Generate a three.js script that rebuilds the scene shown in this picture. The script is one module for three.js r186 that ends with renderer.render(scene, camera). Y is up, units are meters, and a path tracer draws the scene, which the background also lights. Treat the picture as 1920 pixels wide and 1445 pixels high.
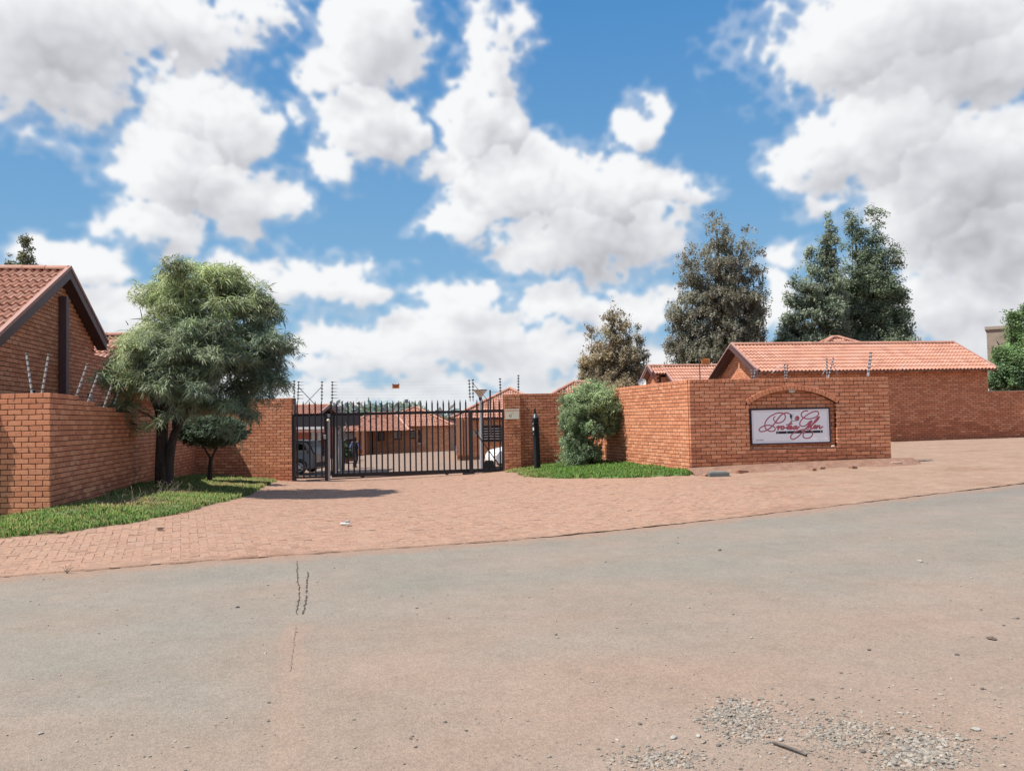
import * as THREE from 'three';
import { mergeGeometries } from 'three/addons/utils/BufferGeometryUtils.js';
import { RoundedBoxGeometry } from 'three/addons/geometries/RoundedBoxGeometry.js';
import { MarchingCubes } from 'three/addons/objects/MarchingCubes.js';
import { createNoise2D, createNoise3D } from 'simplex-noise';

// ---------------------------------------------------------------- camera, sky, sun, exposure
const rad = Math.PI / 180;
function rng(s) { return () => { s |= 0; s = s + 0x6D2B79F5 | 0; let t = Math.imul(s ^ s >>> 15, 1 | s); t = t + Math.imul(t ^ t >>> 7, 61 | t) ^ t; return ((t ^ t >>> 14) >>> 0) / 4294967296; }; }
const n2 = createNoise2D(rng(11)), n3 = createNoise3D(rng(12));
const fbm2 = (x, y, o = 4) => { let s = 0, a = .5, f = 1; for (let i = 0; i < o; i++) { s += a * n2(x * f + i * 17.3, y * f - i * 9.1); a *= .5; f *= 2.03; } return s; };
const clamp = (x, a = 0, b = 1) => Math.min(b, Math.max(a, x));
const ss = (a, b, x) => { x = clamp((x - a) / (b - a)); return x * x * (3 - 2 * x); };
const mix = (a, b, t) => a + (b - a) * t;

const scene = new THREE.Scene();
const EYE = 1.55, FOCAL = 1550;                       // focal length in pixels of a 1920 wide picture
const camera = new THREE.PerspectiveCamera(2 * Math.atan(722.5 / FOCAL) / rad, 1920 / 1445, 0.1, 4000);
camera.rotation.order = 'YXZ';
camera.position.set(0, EYE, 0);
camera.rotation.set(Math.atan((787 - 722.5) / FOCAL), 0, -0.019);
camera.updateMatrixWorld(true);

const EXPOSURE = 1.35, SUN_AZ = -103, SUN_EL = 59;
const renderer = new THREE.WebGLRenderer({ antialias: true });
renderer.toneMapping = THREE.LinearToneMapping;
renderer.toneMappingExposure = EXPOSURE;
renderer.shadowMap.enabled = true;

// sky: clouds at azimuth (0 = north, east positive) and elevation in degrees: [az, el, half width, half height, weight]
const CLOUDS = [[-30.3,22.9,8.5,5.6,1],[-23.1,24.7,6.7,3.3,0.8],[-28.5,20.3,4.1,1.7,1],[-17.1,26.0,3.3,2.2,0.5],[-21.5,20.0,2.8,3.1,1],[-19.2,19.0,3.3,3.3,1],[-22.1,16.1,5.0,3.7,1],[-18.2,14.8,4.8,2.8,1],[-23.7,12.4,3.1,1.6,1],[-25.7,15.6,1.9,1.1,0.8],[-29.8,17.0,2.0,0.7,0.35],[-9.6,25.4,4.3,4.3,1],[-12.2,23.0,2.7,2.4,1],[-9.7,19.9,3.5,3.1,1],[-11.5,17.2,1.9,1.4,1],[-7.1,19.7,1.9,1.9,1],[-14.9,20.3,1.4,1.0,0.45],[-1.8,23.6,2.3,4.4,0.8],[-1.9,20.0,3.0,3.0,1],[0.5,25.5,1.1,2.4,0.4],[-4.0,17.3,3.1,1.8,1],[-0.4,19.7,2.4,2.4,0.9],[1.0,15.9,5.6,3.5,1],[6.2,15.2,6.1,3.3,1],[-3.3,13.8,3.0,1.9,1],[11.3,15.4,2.4,1.6,1],[4.7,12.2,6.9,3.3,1],[9.4,12.4,4.1,2.8,1],[9.6,19.4,1.5,1.9,0.85],[6.7,18.7,1.5,0.6,0.35],[26.3,23.0,10.6,4.3,1],[21.9,22.0,3.9,2.1,1],[29.2,20.7,7.8,3.3,1],[24.6,17.3,6.1,4.1,1],[21.0,16.5,3.9,2.3,1],[28.9,14.1,7.0,5.2,1],[20.6,13.9,2.0,1.0,0.7],[27.4,11.8,4.4,3.1,1],[30.5,10.2,4.8,3.7,1],[-28.8,10.4,3.9,1.6,1],[-26.5,9.9,1.7,1.6,0.8],[-24.9,7.6,5.6,1.9,0.8],[-18.2,10.0,3.9,1.6,1],[-13.0,9.5,5.0,1.9,1],[-9.3,9.2,1.9,1.5,0.9],[-4.3,8.5,3.5,1.8,1],[-2.9,6.2,5.6,2.6,0.9],[-9.5,5.5,9.3,2.0,0.9],[3.4,7.9,3.5,1.5,0.9],[8.2,7.6,4.4,1.9,0.9],[18.5,10.3,1.8,1.0,0.8],[17.9,7.6,2.2,2.4,0.8],[26.9,7.0,7.0,2.6,0.8],[30.6,5.7,5.6,3.0,0.9],[1.5,4.7,9.3,2.2,0.8]];
// the thick, shaded bellies of the larger clouds: [az, el, radius, shade]
const THICK = [[-29.5, 22.5, 6, .20], [-24, 25, 4, .1], [28, 11.2, 6, .22], [31, 14, 4, .1], [27, 20.5, 8, .12], [-20, 13.6, 4, .10], [8, 11.6, 5, .14], [2.5, 10.2, 4, .14], [-9, 19, 3, .06], [30, 7, 6, .14], [0, 7, 8, .06]];
let cloudUp = 0;
function cloudDensity(az, el, inView, detail) {
  const wx = fbm2(az * .16, el * .2, 3), wy = fbm2(az * .16 + 40, el * .2 + 7, 3);
  const a = az + wx * 2.4, e = el + wy * 1.5;
  let m = -1; cloudUp = 0;
  if (inView > 0) for (const c of CLOUDS) {
    const dx = (a - c[0]) / c[2], dy = (e - c[1]) / c[3];
    if (dx > 1.8 || dx < -1.8 || dy > 1.8 || dy < -1.8) continue;
    const r = Math.sqrt(dx * dx + dy * dy), v = (.965 - r) * c[4] * Math.min(1, .35 + c[3] / 4);
    if (v > m) { m = v; cloudUp = clamp(dy, -1, 1) - .35 * clamp(dx, -1, 1); } else if (v > 0) m += .06 * v;
  }
  const o = fbm2(az * .045 + 3, el * .1 + 1, 4) * 1.1 - .02 + .3 * ss(12, 3, el);
  m = mix(o, m, inView);
  m = Math.max(m, mix(-1, .32 + .8 * fbm2(az * .11 + 9, el * .34, 4), ss(8.5, 3, el)));       // the far deck above the horizon
  let bil = 0, amp = .5, fr = .4;
  for (let i = 0; i < detail; i++) { bil += amp * (Math.abs(n2(az * fr + 5.7 + i * 31, el * fr * 1.25 + i * 7)) - .3); amp *= .56; fr *= 2.1; }
  return m - bil * .40;
}
function skyTexture() {
  const W = 2048, H = 1024, d = new Float32Array(W * H * 4);
  for (let j = 0; j < H; j++) {
    const el = (j + .5) / H * 180 - 90;
    for (let i = 0; i < W; i++) {
      const k = (j * W + i) * 4;
      if (el < -1) { d[k] = .34; d[k + 1] = .30; d[k + 2] = .27; d[k + 3] = 1; continue; }
      let az = ((i + .5) / W - .25) * 360; if (az > 180) az -= 360;
      const e = Math.max(el, 0);
      const t = Math.pow(1 - clamp(e / 60), 1.4);
      const low = Math.pow(1 - clamp(e / 30), 1.25); let r = mix(.082, .33, low), g = mix(.285, .57, low), b = mix(.58, .77, low);
      r *= .8 + .2 * t; g *= .85 + .15 * t;
      const inView = ss(50, 40, Math.abs(az)) * ss(42, 32, e);
      const comp = e > 42 ? Math.cos(Math.min(e, 84) * rad) / Math.cos(42 * rad) : 1;  // keeps clouds overhead from stretching
      let D, D2, DL, vp = 0;
      if (e > 42) { const q = 48 - (90 - e); D = n3(Math.sin(az * rad) * (90 - e) * .05, Math.cos(az * rad) * (90 - e) * .05, 4) * .45 + fbm2(Math.sin(az * rad) * (90 - e) * .12, Math.cos(az * rad) * (90 - e) * .12, 4) * .4 - .08; D = mix(cloudDensity(az, e, 0, 4), D, ss(42, 52, e)); D2 = D - .1; DL = D; }
      else { D = cloudDensity(az, e, inView, 6); vp = cloudUp * inView * ss(6, 11, e); const lo = cloudDensity(az, e, inView, 2); D2 = cloudDensity(az - 1.6, e + 1.9, inView, 2); DL = lo; }
      const al = Math.max(ss(-.01, .2, D),   .3 * ss(-.24, .14, DL + .22 * fbm2(az * .5 + 60, el * .7, 4)));
      const lit = clamp((DL - D2) * .9, -.45, .5);
      let br = .85 + .38 * lit - .19 * ss(.35, 1.0, DL) + .13 * vp + .035 * fbm2(az * .22, el * .35, 2) + .05 * (D - DL);
      br += .07 * ss(.30, .02, D);
      for (const [ca, ce, cr, k] of THICK) br -= .6 * k * Math.exp(-(((az - ca) / cr) ** 2 + ((e - ce) / cr * 1.7) ** 2)) * ss(.1, .4, D);
      br = clamp(br, .44, .95);
      const cr = br * .985, cg = br * .995, cb = br * (1.085 - .14 * (br - .4));
      const hz = ss(7, 0, e) * .35;
      r = mix(r, cr, al); g = mix(g, cg, al); b = mix(b, cb, al);
      r = mix(r, .60, hz); g = mix(g, .66, hz); b = mix(b, .71, hz);
      d[k] = r / EXPOSURE; d[k + 1] = g / EXPOSURE; d[k + 2] = b / EXPOSURE; d[k + 3] = 1;
    }
  }
  const t = new THREE.DataTexture(d, W, H, THREE.RGBAFormat, THREE.FloatType);
  t.mapping = THREE.EquirectangularReflectionMapping; t.magFilter = THREE.LinearFilter; t.minFilter = THREE.LinearFilter; t.needsUpdate = true;
  return t;
}
scene.background = skyTexture();
scene.environment = scene.background;

const sun = new THREE.DirectionalLight(new THREE.Color(1, .955, .88), 4.85);
const sunDir = new THREE.Vector3(Math.sin(SUN_AZ * rad) * Math.cos(SUN_EL * rad), Math.sin(SUN_EL * rad), -Math.cos(SUN_AZ * rad) * Math.cos(SUN_EL * rad));
sun.target.position.set(0, 0, -20); sun.position.copy(sun.target.position).addScaledVector(sunDir, 120);
sun.castShadow = true; sun.shadow.mapSize.set(4096, 4096);
Object.assign(sun.shadow.camera, { left: -50, right: 50, top: 60, bottom: -60, near: 1, far: 300 });
scene.add(sun, sun.target);

// ---------------------------------------------------------------- helpers
const V3 = (x, y, z) => new THREE.Vector3(x, y, z);
function at(px, py, depth) {                       // the point seen at a pixel of the 1920x1445 photograph, a given depth in front of the camera
  const v = V3((px - 960) / FOCAL, -(py - 722.5) / FOCAL, -1).applyQuaternion(camera.quaternion);
  return v.multiplyScalar(-depth / v.z).add(camera.position);
}
function toPixel(v) {
  const q = v.clone().sub(camera.position).applyQuaternion(camera.quaternion.clone().invert());
  return [960 - q.x / q.z * FOCAL, 722.5 + q.y / q.z * FOCAL, -q.z];
}
const used = new Map();
function numbered(n) { const k = used.get(n) || 0; used.set(n, k + 1); return k ? `${n}_${String(k).padStart(3, '0')}` : n; }
function shade(o) { o.castShadow = o.receiveShadow = true; return o; }
function tag(o, label, category, group) { o.userData.label = label; o.userData.category = category; if (group) o.userData.group = group; return o; }
function thing(name, label, category, pos = [0, 0, 0], turn = 0, group) {
  const o = new THREE.Group(); o.name = numbered(name); scene.add(o); o.position.set(...(pos.isVector3 ? pos.toArray() : pos)); o.rotation.y = turn; o.updateMatrixWorld(true); o.userData.kind = 'thing';
  return tag(o, label, category, group);
}
function part(parent, name, geo, mat, label) {
  if (Array.isArray(geo)) geo = geo.length > 1 ? merge(geo) : geo[0];
  const m = shade(new THREE.Mesh(geo, mat)); m.name = parent === scene ? numbered(name) : name; parent.add(m);
  if (label) m.userData.label = label;
  return m;
}
function merge(gs) { return mergeGeometries(gs.map(g => { g = g.index ? g.toNonIndexed() : g; for (const k of Object.keys(g.attributes)) if (!['position', 'normal', 'uv', 'color'].includes(k)) g.deleteAttribute(k); return g; })); }
function lone(name, geo, mat, label, category, group) { return tag(part(scene, name, geo, mat), label, category, group); }
function structure(name, geo, mat) { const m = part(scene, name, geo, mat); m.userData.kind = 'structure'; return m; }
function rename(o) { o.name = numbered(o.name.replace(/_\d{3}$/, '')); return o; }
function copy(o, label) { const c = o.clone(); c.name = numbered(o.name.replace(/_\d{3}$/, '')); scene.add(c); c.userData = { ...o.userData }; if (label) c.userData.label = label; return c; }
function box(w, h, d, x = 0, y = 0, z = 0, r = 0) { const g = r ? new RoundedBoxGeometry(w, h, d, 1, r) : new THREE.BoxGeometry(w, h, d); return g.translate(x, y, z); }
function bar(a, b, r0, r1 = r0, seg = 8) {           // a tapered rod between two points
  const d = b.clone().sub(a), g = new THREE.CylinderGeometry(r1, r0, d.length(), seg, 1);
  g.translate(0, d.length() / 2, 0).applyQuaternion(new THREE.Quaternion().setFromUnitVectors(V3(0, 1, 0), d.clone().normalize())); return g.translate(a.x, a.y, a.z);
}
function beam(a, b, w, h) {                         // a square bar between two points
  const d = b.clone().sub(a), L = d.length(), g = new THREE.BoxGeometry(w, h, L); g.translate(0, 0, L / 2);
  const m = new THREE.Matrix4().lookAt(b, a, V3(0, 1, 0)); return g.applyMatrix4(m).translate(a.x, a.y, a.z);
}
function limb(pts, r0, r1, seg = 8, n = 10, rough = 0, seed = 1) {   // a tapered, slightly uneven tube
  const c = new THREE.CatmullRomCurve3(pts), fr = c.computeFrenetFrames(n), pos = [], idx = [], uv = [], R = rng(seed);
  const bump = Array.from({ length: seg }, () => 1 + (R() - .5) * rough);
  for (let i = 0; i <= n; i++) {
    const p = c.getPointAt(i / n), r = mix(r0, r1, i / n) * (1 + (R() - .5) * rough * .5);
    for (let j = 0; j <= seg; j++) { const a = j / seg * Math.PI * 2, q = p.clone().addScaledVector(fr.normals[i], Math.cos(a) * r * bump[j % seg]).addScaledVector(fr.binormals[i], Math.sin(a) * r * bump[j % seg]); pos.push(q.x, q.y, q.z); uv.push(j / seg * r0 * 6, i / n * c.getLength()); }
  }
  for (let i = 0; i < n; i++) for (let j = 0; j < seg; j++) { const a = i * (seg + 1) + j, b = a + seg + 1; idx.push(a, a + 1, b, b, a + 1, b + 1); }
  const g = new THREE.BufferGeometry(); g.setAttribute('position', new THREE.Float32BufferAttribute(pos, 3)); g.setAttribute('uv', new THREE.Float32BufferAttribute(uv, 2)); g.setIndex(idx); g.computeVertexNormals(); return g;
}
function instances(parent, name, geo, mat, list, stuff = true) {     // list of [Matrix4, Color]
  const m = shade(new THREE.InstancedMesh(geo, mat, list.length)); m.name = parent === scene ? numbered(name) : name;
  list.forEach(([mm, c], i) => { m.setMatrixAt(i, mm); if (c) m.setColorAt(i, c); });
  if (stuff) m.userData.kind = 'stuff'; parent.add(m); return m;
}
const M4 = (p, q, s) => new THREE.Matrix4().compose(p, q, s.isVector3 ? s : V3(s, s, s));

// textures
function tex(w, h, f, srgb = false) {
  const d = new Uint8Array(w * h * 4);
  for (let y = 0; y < h; y++) for (let x = 0; x < w; x++) { const c = f(x / w, y / h, x, y), k = (y * w + x) * 4; for (let i = 0; i < 3; i++) d[k + i] = clamp(Math.round((Array.isArray(c) ? c[i] : c) * 255), 0, 255); d[k + 3] = 255; }
  const t = new THREE.DataTexture(d, w, h); t.wrapS = t.wrapT = THREE.RepeatWrapping; t.magFilter = THREE.LinearFilter; t.minFilter = THREE.LinearMipmapLinearFilter; t.generateMipmaps = true;
  if (srgb) t.colorSpace = THREE.SRGBColorSpace; t.needsUpdate = true; return t;
}
const tn = (u, v, f, s = 0) => n3(Math.cos(u * 6.2832) * f / 6.2832 + s, Math.sin(u * 6.2832) * f / 6.2832 + v * 0 + s * 2, 0) ;
function tile2(f, seed) {                            // tileable noise over 0..1, f cells across
  const R = rng(seed), N = f, g = new Float32Array(N * N).map(() => R() * 2 - 1);
  return (u, v) => { const x = u * N, y = v * N, i = Math.floor(x), j = Math.floor(y); let a = x - i, b = y - j; a = a * a * (3 - 2 * a); b = b * b * (3 - 2 * b); const G = (p, q) => g[((q % N + N) % N) * N + (p % N + N) % N]; return mix(mix(G(i, j), G(i + 1, j), a), mix(G(i, j + 1), G(i + 1, j + 1), a), b); };
}
const tileFbm = (f, o, seed) => { const L = Array.from({ length: o }, (_, i) => tile2(f << i, seed + i)); return (u, v) => { let s = 0, a = .55; for (const l of L) { s += a * l(u, v); a *= .55; } return s; }; };
const toSRGB = (x) => x <= .0031308 ? 12.92 * x : 1.055 * Math.pow(x, 1 / 2.4) - .055;
// ---------------------------------------------------------------- the lie of the land: a smooth sheet through surveyed spots [x, depth, height]
const SPOTS = [[0, 0, 0], [0, 4, 0], [3, 3, .02], [-4, 4, 0], [8, 6, .1], [-12, 6, -.05], [0, -12, 0], [-25, -5, -.1], [25, -5, .3], [-5.4, 8.74, 0], [0, 10.6, .02], [9.4, 15.3, .24], [18, 20, .55], [-12, 9, 0], [40, 20, .9], [-35, 15, -.3], [-30, 35, -.3], [35, 38, .9],
  [-10, 38, -.85], [2, 36, -.6], [10, 48, -.4], [-25, 60, -1.2], [25, 70, -.4], [-6.5, 90, -2.6], [-40, 95, -2.6], [30, 100, -2]];
for (const [px, py, d] of [[92, 958, 12.5], [0, 978, 12.6], [548, 903, 23.7], [945, 884, 24], [1097, 867, 24.7], [1293, 888, 18.1], [1667, 869, 18.65], [1670, 829, 31], [1854, 822, 32], [303, 913, 17.5], [560, 931, 17.3], [365, 893, 24.2], [670, 876, 48], [770, 849, 71], [575, 886, 43], [890, 851, 52], [903, 880, 42]]) { const p = at(px, py, d); SPOTS.push([p.x, d, p.y]); }
const G = (() => {
  const N = SPOTS.length, M = N + 3, A = [], S = 10, phi = (r2) => r2 < 1e-12 ? 0 : .5 * r2 * Math.log(r2);
  const P = SPOTS.map(([x, d, y]) => [x / S, d / S, y]);
  for (let i = 0; i < N; i++) { const r = []; for (let j = 0; j < N; j++) r.push(phi((P[i][0] - P[j][0]) ** 2 + (P[i][1] - P[j][1]) ** 2) + (i === j ? .004 : 0)); r.push(1, P[i][0], P[i][1], P[i][2]); A.push(r); }
  for (let k = 0; k < 3; k++) { const r = P.map(p => k === 0 ? 1 : p[k - 1]); r.push(0, 0, 0, 0); A.push(r); }
  for (let i = 0; i < M; i++) { let b = i; for (let r = i + 1; r < M; r++) if (Math.abs(A[r][i]) > Math.abs(A[b][i])) b = r; [A[i], A[b]] = [A[b], A[i]]; for (let r = 0; r < M; r++) if (r !== i) { const f = A[r][i] / A[i][i]; if (f) for (let c = i; c <= M; c++) A[r][c] -= f * A[i][c]; } }
  const w = A.map((r, i) => r[M] / r[i]);
  return (x, z) => {
    const X = clamp(x, -60, 60) / S, D = clamp(-z, -25, 105) / S; let y = w[N] + w[N + 1] * X + w[N + 2] * D;
    for (let i = 0; i < N; i++) y += w[i] * phi((X - P[i][0]) ** 2 + (D - P[i][1]) ** 2);
    return y;
  };
})();
const onGround = (x, d, lift = 0) => V3(x, G(x, -d) + lift, -d);
function groundAt(px, py) {                          // where the line of sight through a pixel meets the land
  let a = 2, b = 2; const f = (d) => { const p = at(px, py, d); return p.y - G(p.x, p.z); };
  while (f(b) > 0 && b < 90) { a = b; b += .25; }
  for (let i = 0; i < 20; i++) { const m = (a + b) / 2; f(m) > 0 ? a = m : b = m; }
  return at(px, py, (a + b) / 2);
}
function gridSheet(nu, nv, f, colour) {              // f(i/nu, j/nv) -> Vector3; uv in metres of the plan
  const pos = [], uv = [], idx = [], col = [];
  for (let j = 0; j <= nv; j++) for (let i = 0; i <= nu; i++) { const p = f(i / nu, j / nv); pos.push(p.x, p.y, p.z); uv.push(p.x, -p.z); if (colour) col.push(...colour(p.x, -p.z)); }
  for (let j = 0; j < nv; j++) for (let i = 0; i < nu; i++) { const a = j * (nu + 1) + i, b = a + nu + 1; idx.push(a, a + 1, b, b, a + 1, b + 1); }
  const g = new THREE.BufferGeometry(); g.setAttribute('position', new THREE.Float32BufferAttribute(pos, 3)); g.setAttribute('uv', new THREE.Float32BufferAttribute(uv, 2)); if (colour) g.setAttribute('color', new THREE.Float32BufferAttribute(col, 3));
  g.setIndex(idx); g.computeVertexNormals(); return g;
}
// road edge in plan
const roadEdge = (x) => { const q = clamp(x, -9, 12); const c = q > 0 ? .006 : .014; let d = 10.6 + .42 * q + c * q * q; d += (x - q) * (.42 + 2 * c * q); return d; };
const ROAD_W = 7.6;

const grainTex = tex(1024, 1024, (() => { const a = tileFbm(128, 3, 5), b = tileFbm(16, 3, 9), R = rng(4); return (u, v) => { const s = R(), p = a(u, v); return .79 + .19 * p + .06 * b(u, v) + (s > .985 ? .16 : s < .04 ? -.28 : 0); }; })());
const grainBump = tex(1024, 1024, (() => { const a = tileFbm(256, 2, 5), R = rng(4); return (u, v) => { const s = R(); return .5 + .35 * a(u, v) + (s > .985 ? .3 : s < .03 ? -.35 : 0); }; })());
grainTex.repeat.set(.55, .55); grainBump.repeat.set(.55, .55);
const soilTex = tex(512, 512, (() => { const a = tileFbm(64, 3, 25), b = tileFbm(8, 3, 29), R = rng(8); return (u, v) => .78 + .16 * a(u, v) + .12 * b(u, v) + (R() > .99 ? -.2 : 0); })());
soilTex.repeat.set(.7, .7);
const std = (c, o = {}) => new THREE.MeshStandardMaterial({ color: Array.isArray(c) ? new THREE.Color().setRGB(...c) : c, roughness: .9, ...o });
const roadMat = std([.84, .85, .85], { vertexColors: true, map: grainTex, bumpMap: grainBump, bumpScale: .006, roughness: .88 });
const soilMat = std([.83, .84, .85], { vertexColors: true, map: soilTex, bumpMap: soilTex, bumpScale: .02, roughness: .95 });

// earth everywhere
const earthTone = (x, d) => { const n = fbm2(x * .12, d * .12, 3), m = fbm2(x * .9 + 5, d * .9, 3); let r = .40 + .05 * n + .05 * m, g = .225 + .04 * n + .035 * m, b = .15 + .03 * n + .02 * m; if (d > 25 && x < 8) { r = .36 + .03 * m; g = .245 + .03 * m; b = .18 + .02 * m; } if (d > 110 || Math.abs(x) > 70) { r = .12; g = .13; b = .06; } return [r, g, b]; };
{
  const near = gridSheet(150, 150, (u, v) => { const x = mix(-60, 60, u), d = mix(-14, 106, v); return V3(x, G(x, -d) - .035, -d); }, earthTone);
  const ring = gridSheet(48, 10, (u, v) => { const a = u * Math.PI * 2, k = Math.pow(v, 2.2); const c = Math.cos(a), s = Math.sin(a), q = 1 / Math.max(Math.abs(c), Math.abs(s)); const x0 = c * q * 59.5, d0 = 46 + s * q * 59.5, x = x0 + c * k * 2800, d = d0 + s * k * 2800; return V3(x, mix(G(x0, -d0) - .04, -2.5, ss(0, .25, v)), -d); }, earthTone);
  structure('ground', merge([near, ring]), soilMat);
}
// road
const crackAt = (() => { const a = groundAt(556, 1160), b = groundAt(535, 1440); return (x, d) => { const t = (-d - a.z) / (b.z - a.z); if (t < -.05 || t > 1.3) return 0; const c = mix(a.x, b.x, t) + .04 * n2(d * 2, 3); return ss(.16, .06, Math.abs(x - c)) * ss(-.05, .12, t); }; })();
const dustSpots = [[1340, 1160, 1.1, .3, .6], [1130, 1225, 2.3, .6, .6], [960, 1280, 1.9, .6, .55], [1660, 1300, .5, .4, .9], [1330, 1410, .35, .2, .7], [700, 1350, .6, .6, .5], [1000, 1370, 1.2, .5, .5], [820, 1400, .8, .4, .4], [150, 1440, .9, .3, .5], [1840, 1150, 1.4, .8, .3]].map(([px, py, a, b, w]) => { const p = groundAt(px, py); return [p.x, -p.z, a, b, w]; });
const roadTone = (x, d) => {
  let dust = clamp(.26 + .48 * ss(8.5, 4.5, d - .25 * x) * ss(-2.5, .5, x + .6 * n2(d * .4, 5)) + .42 * fbm2(x * .35 + 2, d * .5, 4) + .25 * ss(6.5, 3.5, d)), k;
  for (const [cx, cd, a, b, w] of dustSpots) { k = Math.exp(-(((x - cx) / a) ** 2 + ((d - cd) / b) ** 2)); dust = Math.max(dust, w * k * (1 + .5 * fbm2(x * 2, d * 2, 3))); }
  dust = clamp(Math.max(dust, .9 * crackAt(x, d)));
  const off = roadEdge(x) - d;                         // metres from the far edge
  const edge = ss(.55, .02, off + .25 * fbm2(x * 1.3, d * 1.3, 3));
  const near = ss(4.6, 3.2, d + (x < 0 ? .5 : 0)) * .5;
  const track = .05 * (Math.exp(-(((off - 1.5 + .1 * n2(x * .3, 1)) / .32) ** 2)) + Math.exp(-(((off - 3.1) / .35) ** 2)) + .8 * Math.exp(-(((off - 4.9) / .4) ** 2))) * (.6 + .6 * fbm2(x * .4, 7, 2));
  const n = .012 * fbm2(x * 3, d * 3, 3) + .02 * fbm2(x * .6 + 8, d * .8, 3) + track * .3;
  let c = [.31 + n, .275 + n, .222 + n];
  const t = [.425 + n, .288 + n, .212 + n], far = [.25, .24, .215];
  const fr = ss(3, 10, x) * ss(3.5, .8, off) * .8;
  c = c.map((q, i) => mix(q, far[i] + n, fr));
  c = c.map((q, i) => mix(q, t[i], dust * .92));
  c = c.map((q, i) => mix(q, [.385, .29, .22][i] + n, near * .7));
  return c.map((q, i) => mix(q, [.42, .255, .175][i], edge * .8));
};
const road = structure('road', gridSheet(560, 200, (u, v) => { const x = mix(-12, 16, u), e = roadEdge(x) + .035 * n2(x * 2.1, 0) + .02 * n2(x * 7, 4), d = e - ROAD_W * 1.7 * (1 - v); return V3(x, G(x, -d), -d); }, roadTone), roadMat);
for (const [a, b] of [[-80, -12], [16, 80]]) part(road, 'road_reach', gridSheet(60, 24, (u, v) => { const x = mix(a, b, u), d = roadEdge(x) - ROAD_W * 1.7 * (1 - v); return V3(x, G(x, -d), -d); }, roadTone), roadMat);
// the two cracks that run across the road
{
  const crackMat = std([.06, .045, .035]);
  const crack = (pts, w, seed) => {
    let last = 0; const R = rng(seed), pos = [], idx = [], c = new THREE.CatmullRomCurve3(pts.map(([x, y]) => groundAt(x, y))), n = 90;
    for (let i = 0; i <= n; i++) { const p = c.getPointAt(i / n), k = .62 * w * (fbm2(i * .21, seed, 2) < -.25 ? .04 : .3 + R() * .9), j = last = last * .75 + (R() - .5) * .011; for (const s of [-1, 1]) { const x = p.x + j + s * k / 2, z = p.z; pos.push(x, G(x, z) + .004, z); } if (i) { const a = i * 2; idx.push(a - 2, a - 1, a, a, a - 1, a + 1); } }
    const g = new THREE.BufferGeometry(); g.setAttribute('position', new THREE.Float32BufferAttribute(pos, 3)); g.setIndex(idx); g.computeVertexNormals(); part(road, 'crack', g, crackMat);
  };
  crack([[557, 1052], [557, 1085], [561, 1115], [556, 1152]], .022, 3); crack([[577, 1072], [574, 1110], [572, 1130], [567, 1152]], .026, 4); crack([[553, 1172], [552, 1200], [545, 1260]], .005, 5);
}
// lawn outlines in plan
const planPath = (pts) => pts.map(([x, y]) => { const p = groundAt(x, y); return [p.x, -p.z]; });
const inside = (poly, x, y) => { let r = false; for (let i = 0, j = poly.length - 1; i < poly.length; j = i++) { const [a, b] = poly[i], [c, d] = poly[j]; if ((b > y) !== (d > y) && x < (c - a) * (y - b) / (d - b) + a) r = !r; } return r; };
const lawnLeft = [[-13, 10.6], ...planPath([[0, 1011], [130, 998], [250, 981], [350, 961], [430, 939], [485, 917], [512, 904]]), [-7.0, 23.78], [-9.3, 24.1], [-7.0, 12.55], [-13, 13.3]];
const lawnRight = [...planPath([[955, 883], [985, 894], [1040, 898], [1160, 897], [1294, 892]]), [3.85, 18.15], [2.2, 24.65], [-.1, 24.45]];
// ---------------------------------------------------------------- bricks
const COURSE = .083, STEP = .232, BL = .220, BH = .0705;
const brickTex = tex(1024, 1024, (() => { const a = tileFbm(96, 3, 41), b = tileFbm(14, 3, 47), c = tileFbm(30, 2, 53), R = rng(6); return (u, v) => { const bl = ss(.28, .62, b(u, v) * .8 + c(u, v) * .45); const s = .9 + .16 * a(u, v) + (R() - .5) * .1 - .02; return [s * (1 - .50 * bl), s * (1 - .56 * bl) * .99, s * (1 - .52 * bl)].map(q => toSRGB(clamp(q))); }; })(), true);
brickTex.repeat.set(1.1, 1.1);
const brickMat = std([1, 1, 1], { vertexColors: true, map: brickTex, roughness: .92 });
const mortarMat = std([.085, .03, .018], { map: soilTex });
function brickGeo(w, h, dep, ch, R, tone) {
  // a front with a worn edge, four sides; front at z = 0, origin at the lower left corner
  const j = () => (R() - .5) * .0022, z0 = -.0015 - R() * .003;
  const f = [[ch, ch, z0 + j()], [w - ch, ch, z0 + j()], [w - ch, h - ch, z0 + j()], [ch, h - ch, z0 + j()]], o = [[0 + j(), 0 + j(), z0 - ch], [w + j(), 0 + j(), z0 - ch], [w + j(), h + j(), z0 - ch], [0 + j(), h + j(), z0 - ch]], b = o.map(([x, y]) => [x, y, -dep]);
  const quads = [f, ...[0, 1, 2, 3].map(i => [o[i], o[(i + 1) % 4], f[(i + 1) % 4], f[i]]), ...[0, 1, 2, 3].map(i => [b[i], b[(i + 1) % 4], o[(i + 1) % 4], o[i]])];
  const pos = [], uv = [], col = [], ou = R(), ov = R();
  for (const q of quads) for (const k of [0, 1, 2, 0, 2, 3]) { const p = q[k]; pos.push(...p); uv.push(p[0] + ou + p[2] * .3, p[1] + ov + p[2]); col.push(...tone); }
  const g = new THREE.BufferGeometry(); g.setAttribute('position', new THREE.Float32BufferAttribute(pos, 3)); g.setAttribute('uv', new THREE.Float32BufferAttribute(uv, 2)); g.setAttribute('color', new THREE.Float32BufferAttribute(col, 3)); g.computeVertexNormals(); return g;
}
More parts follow.
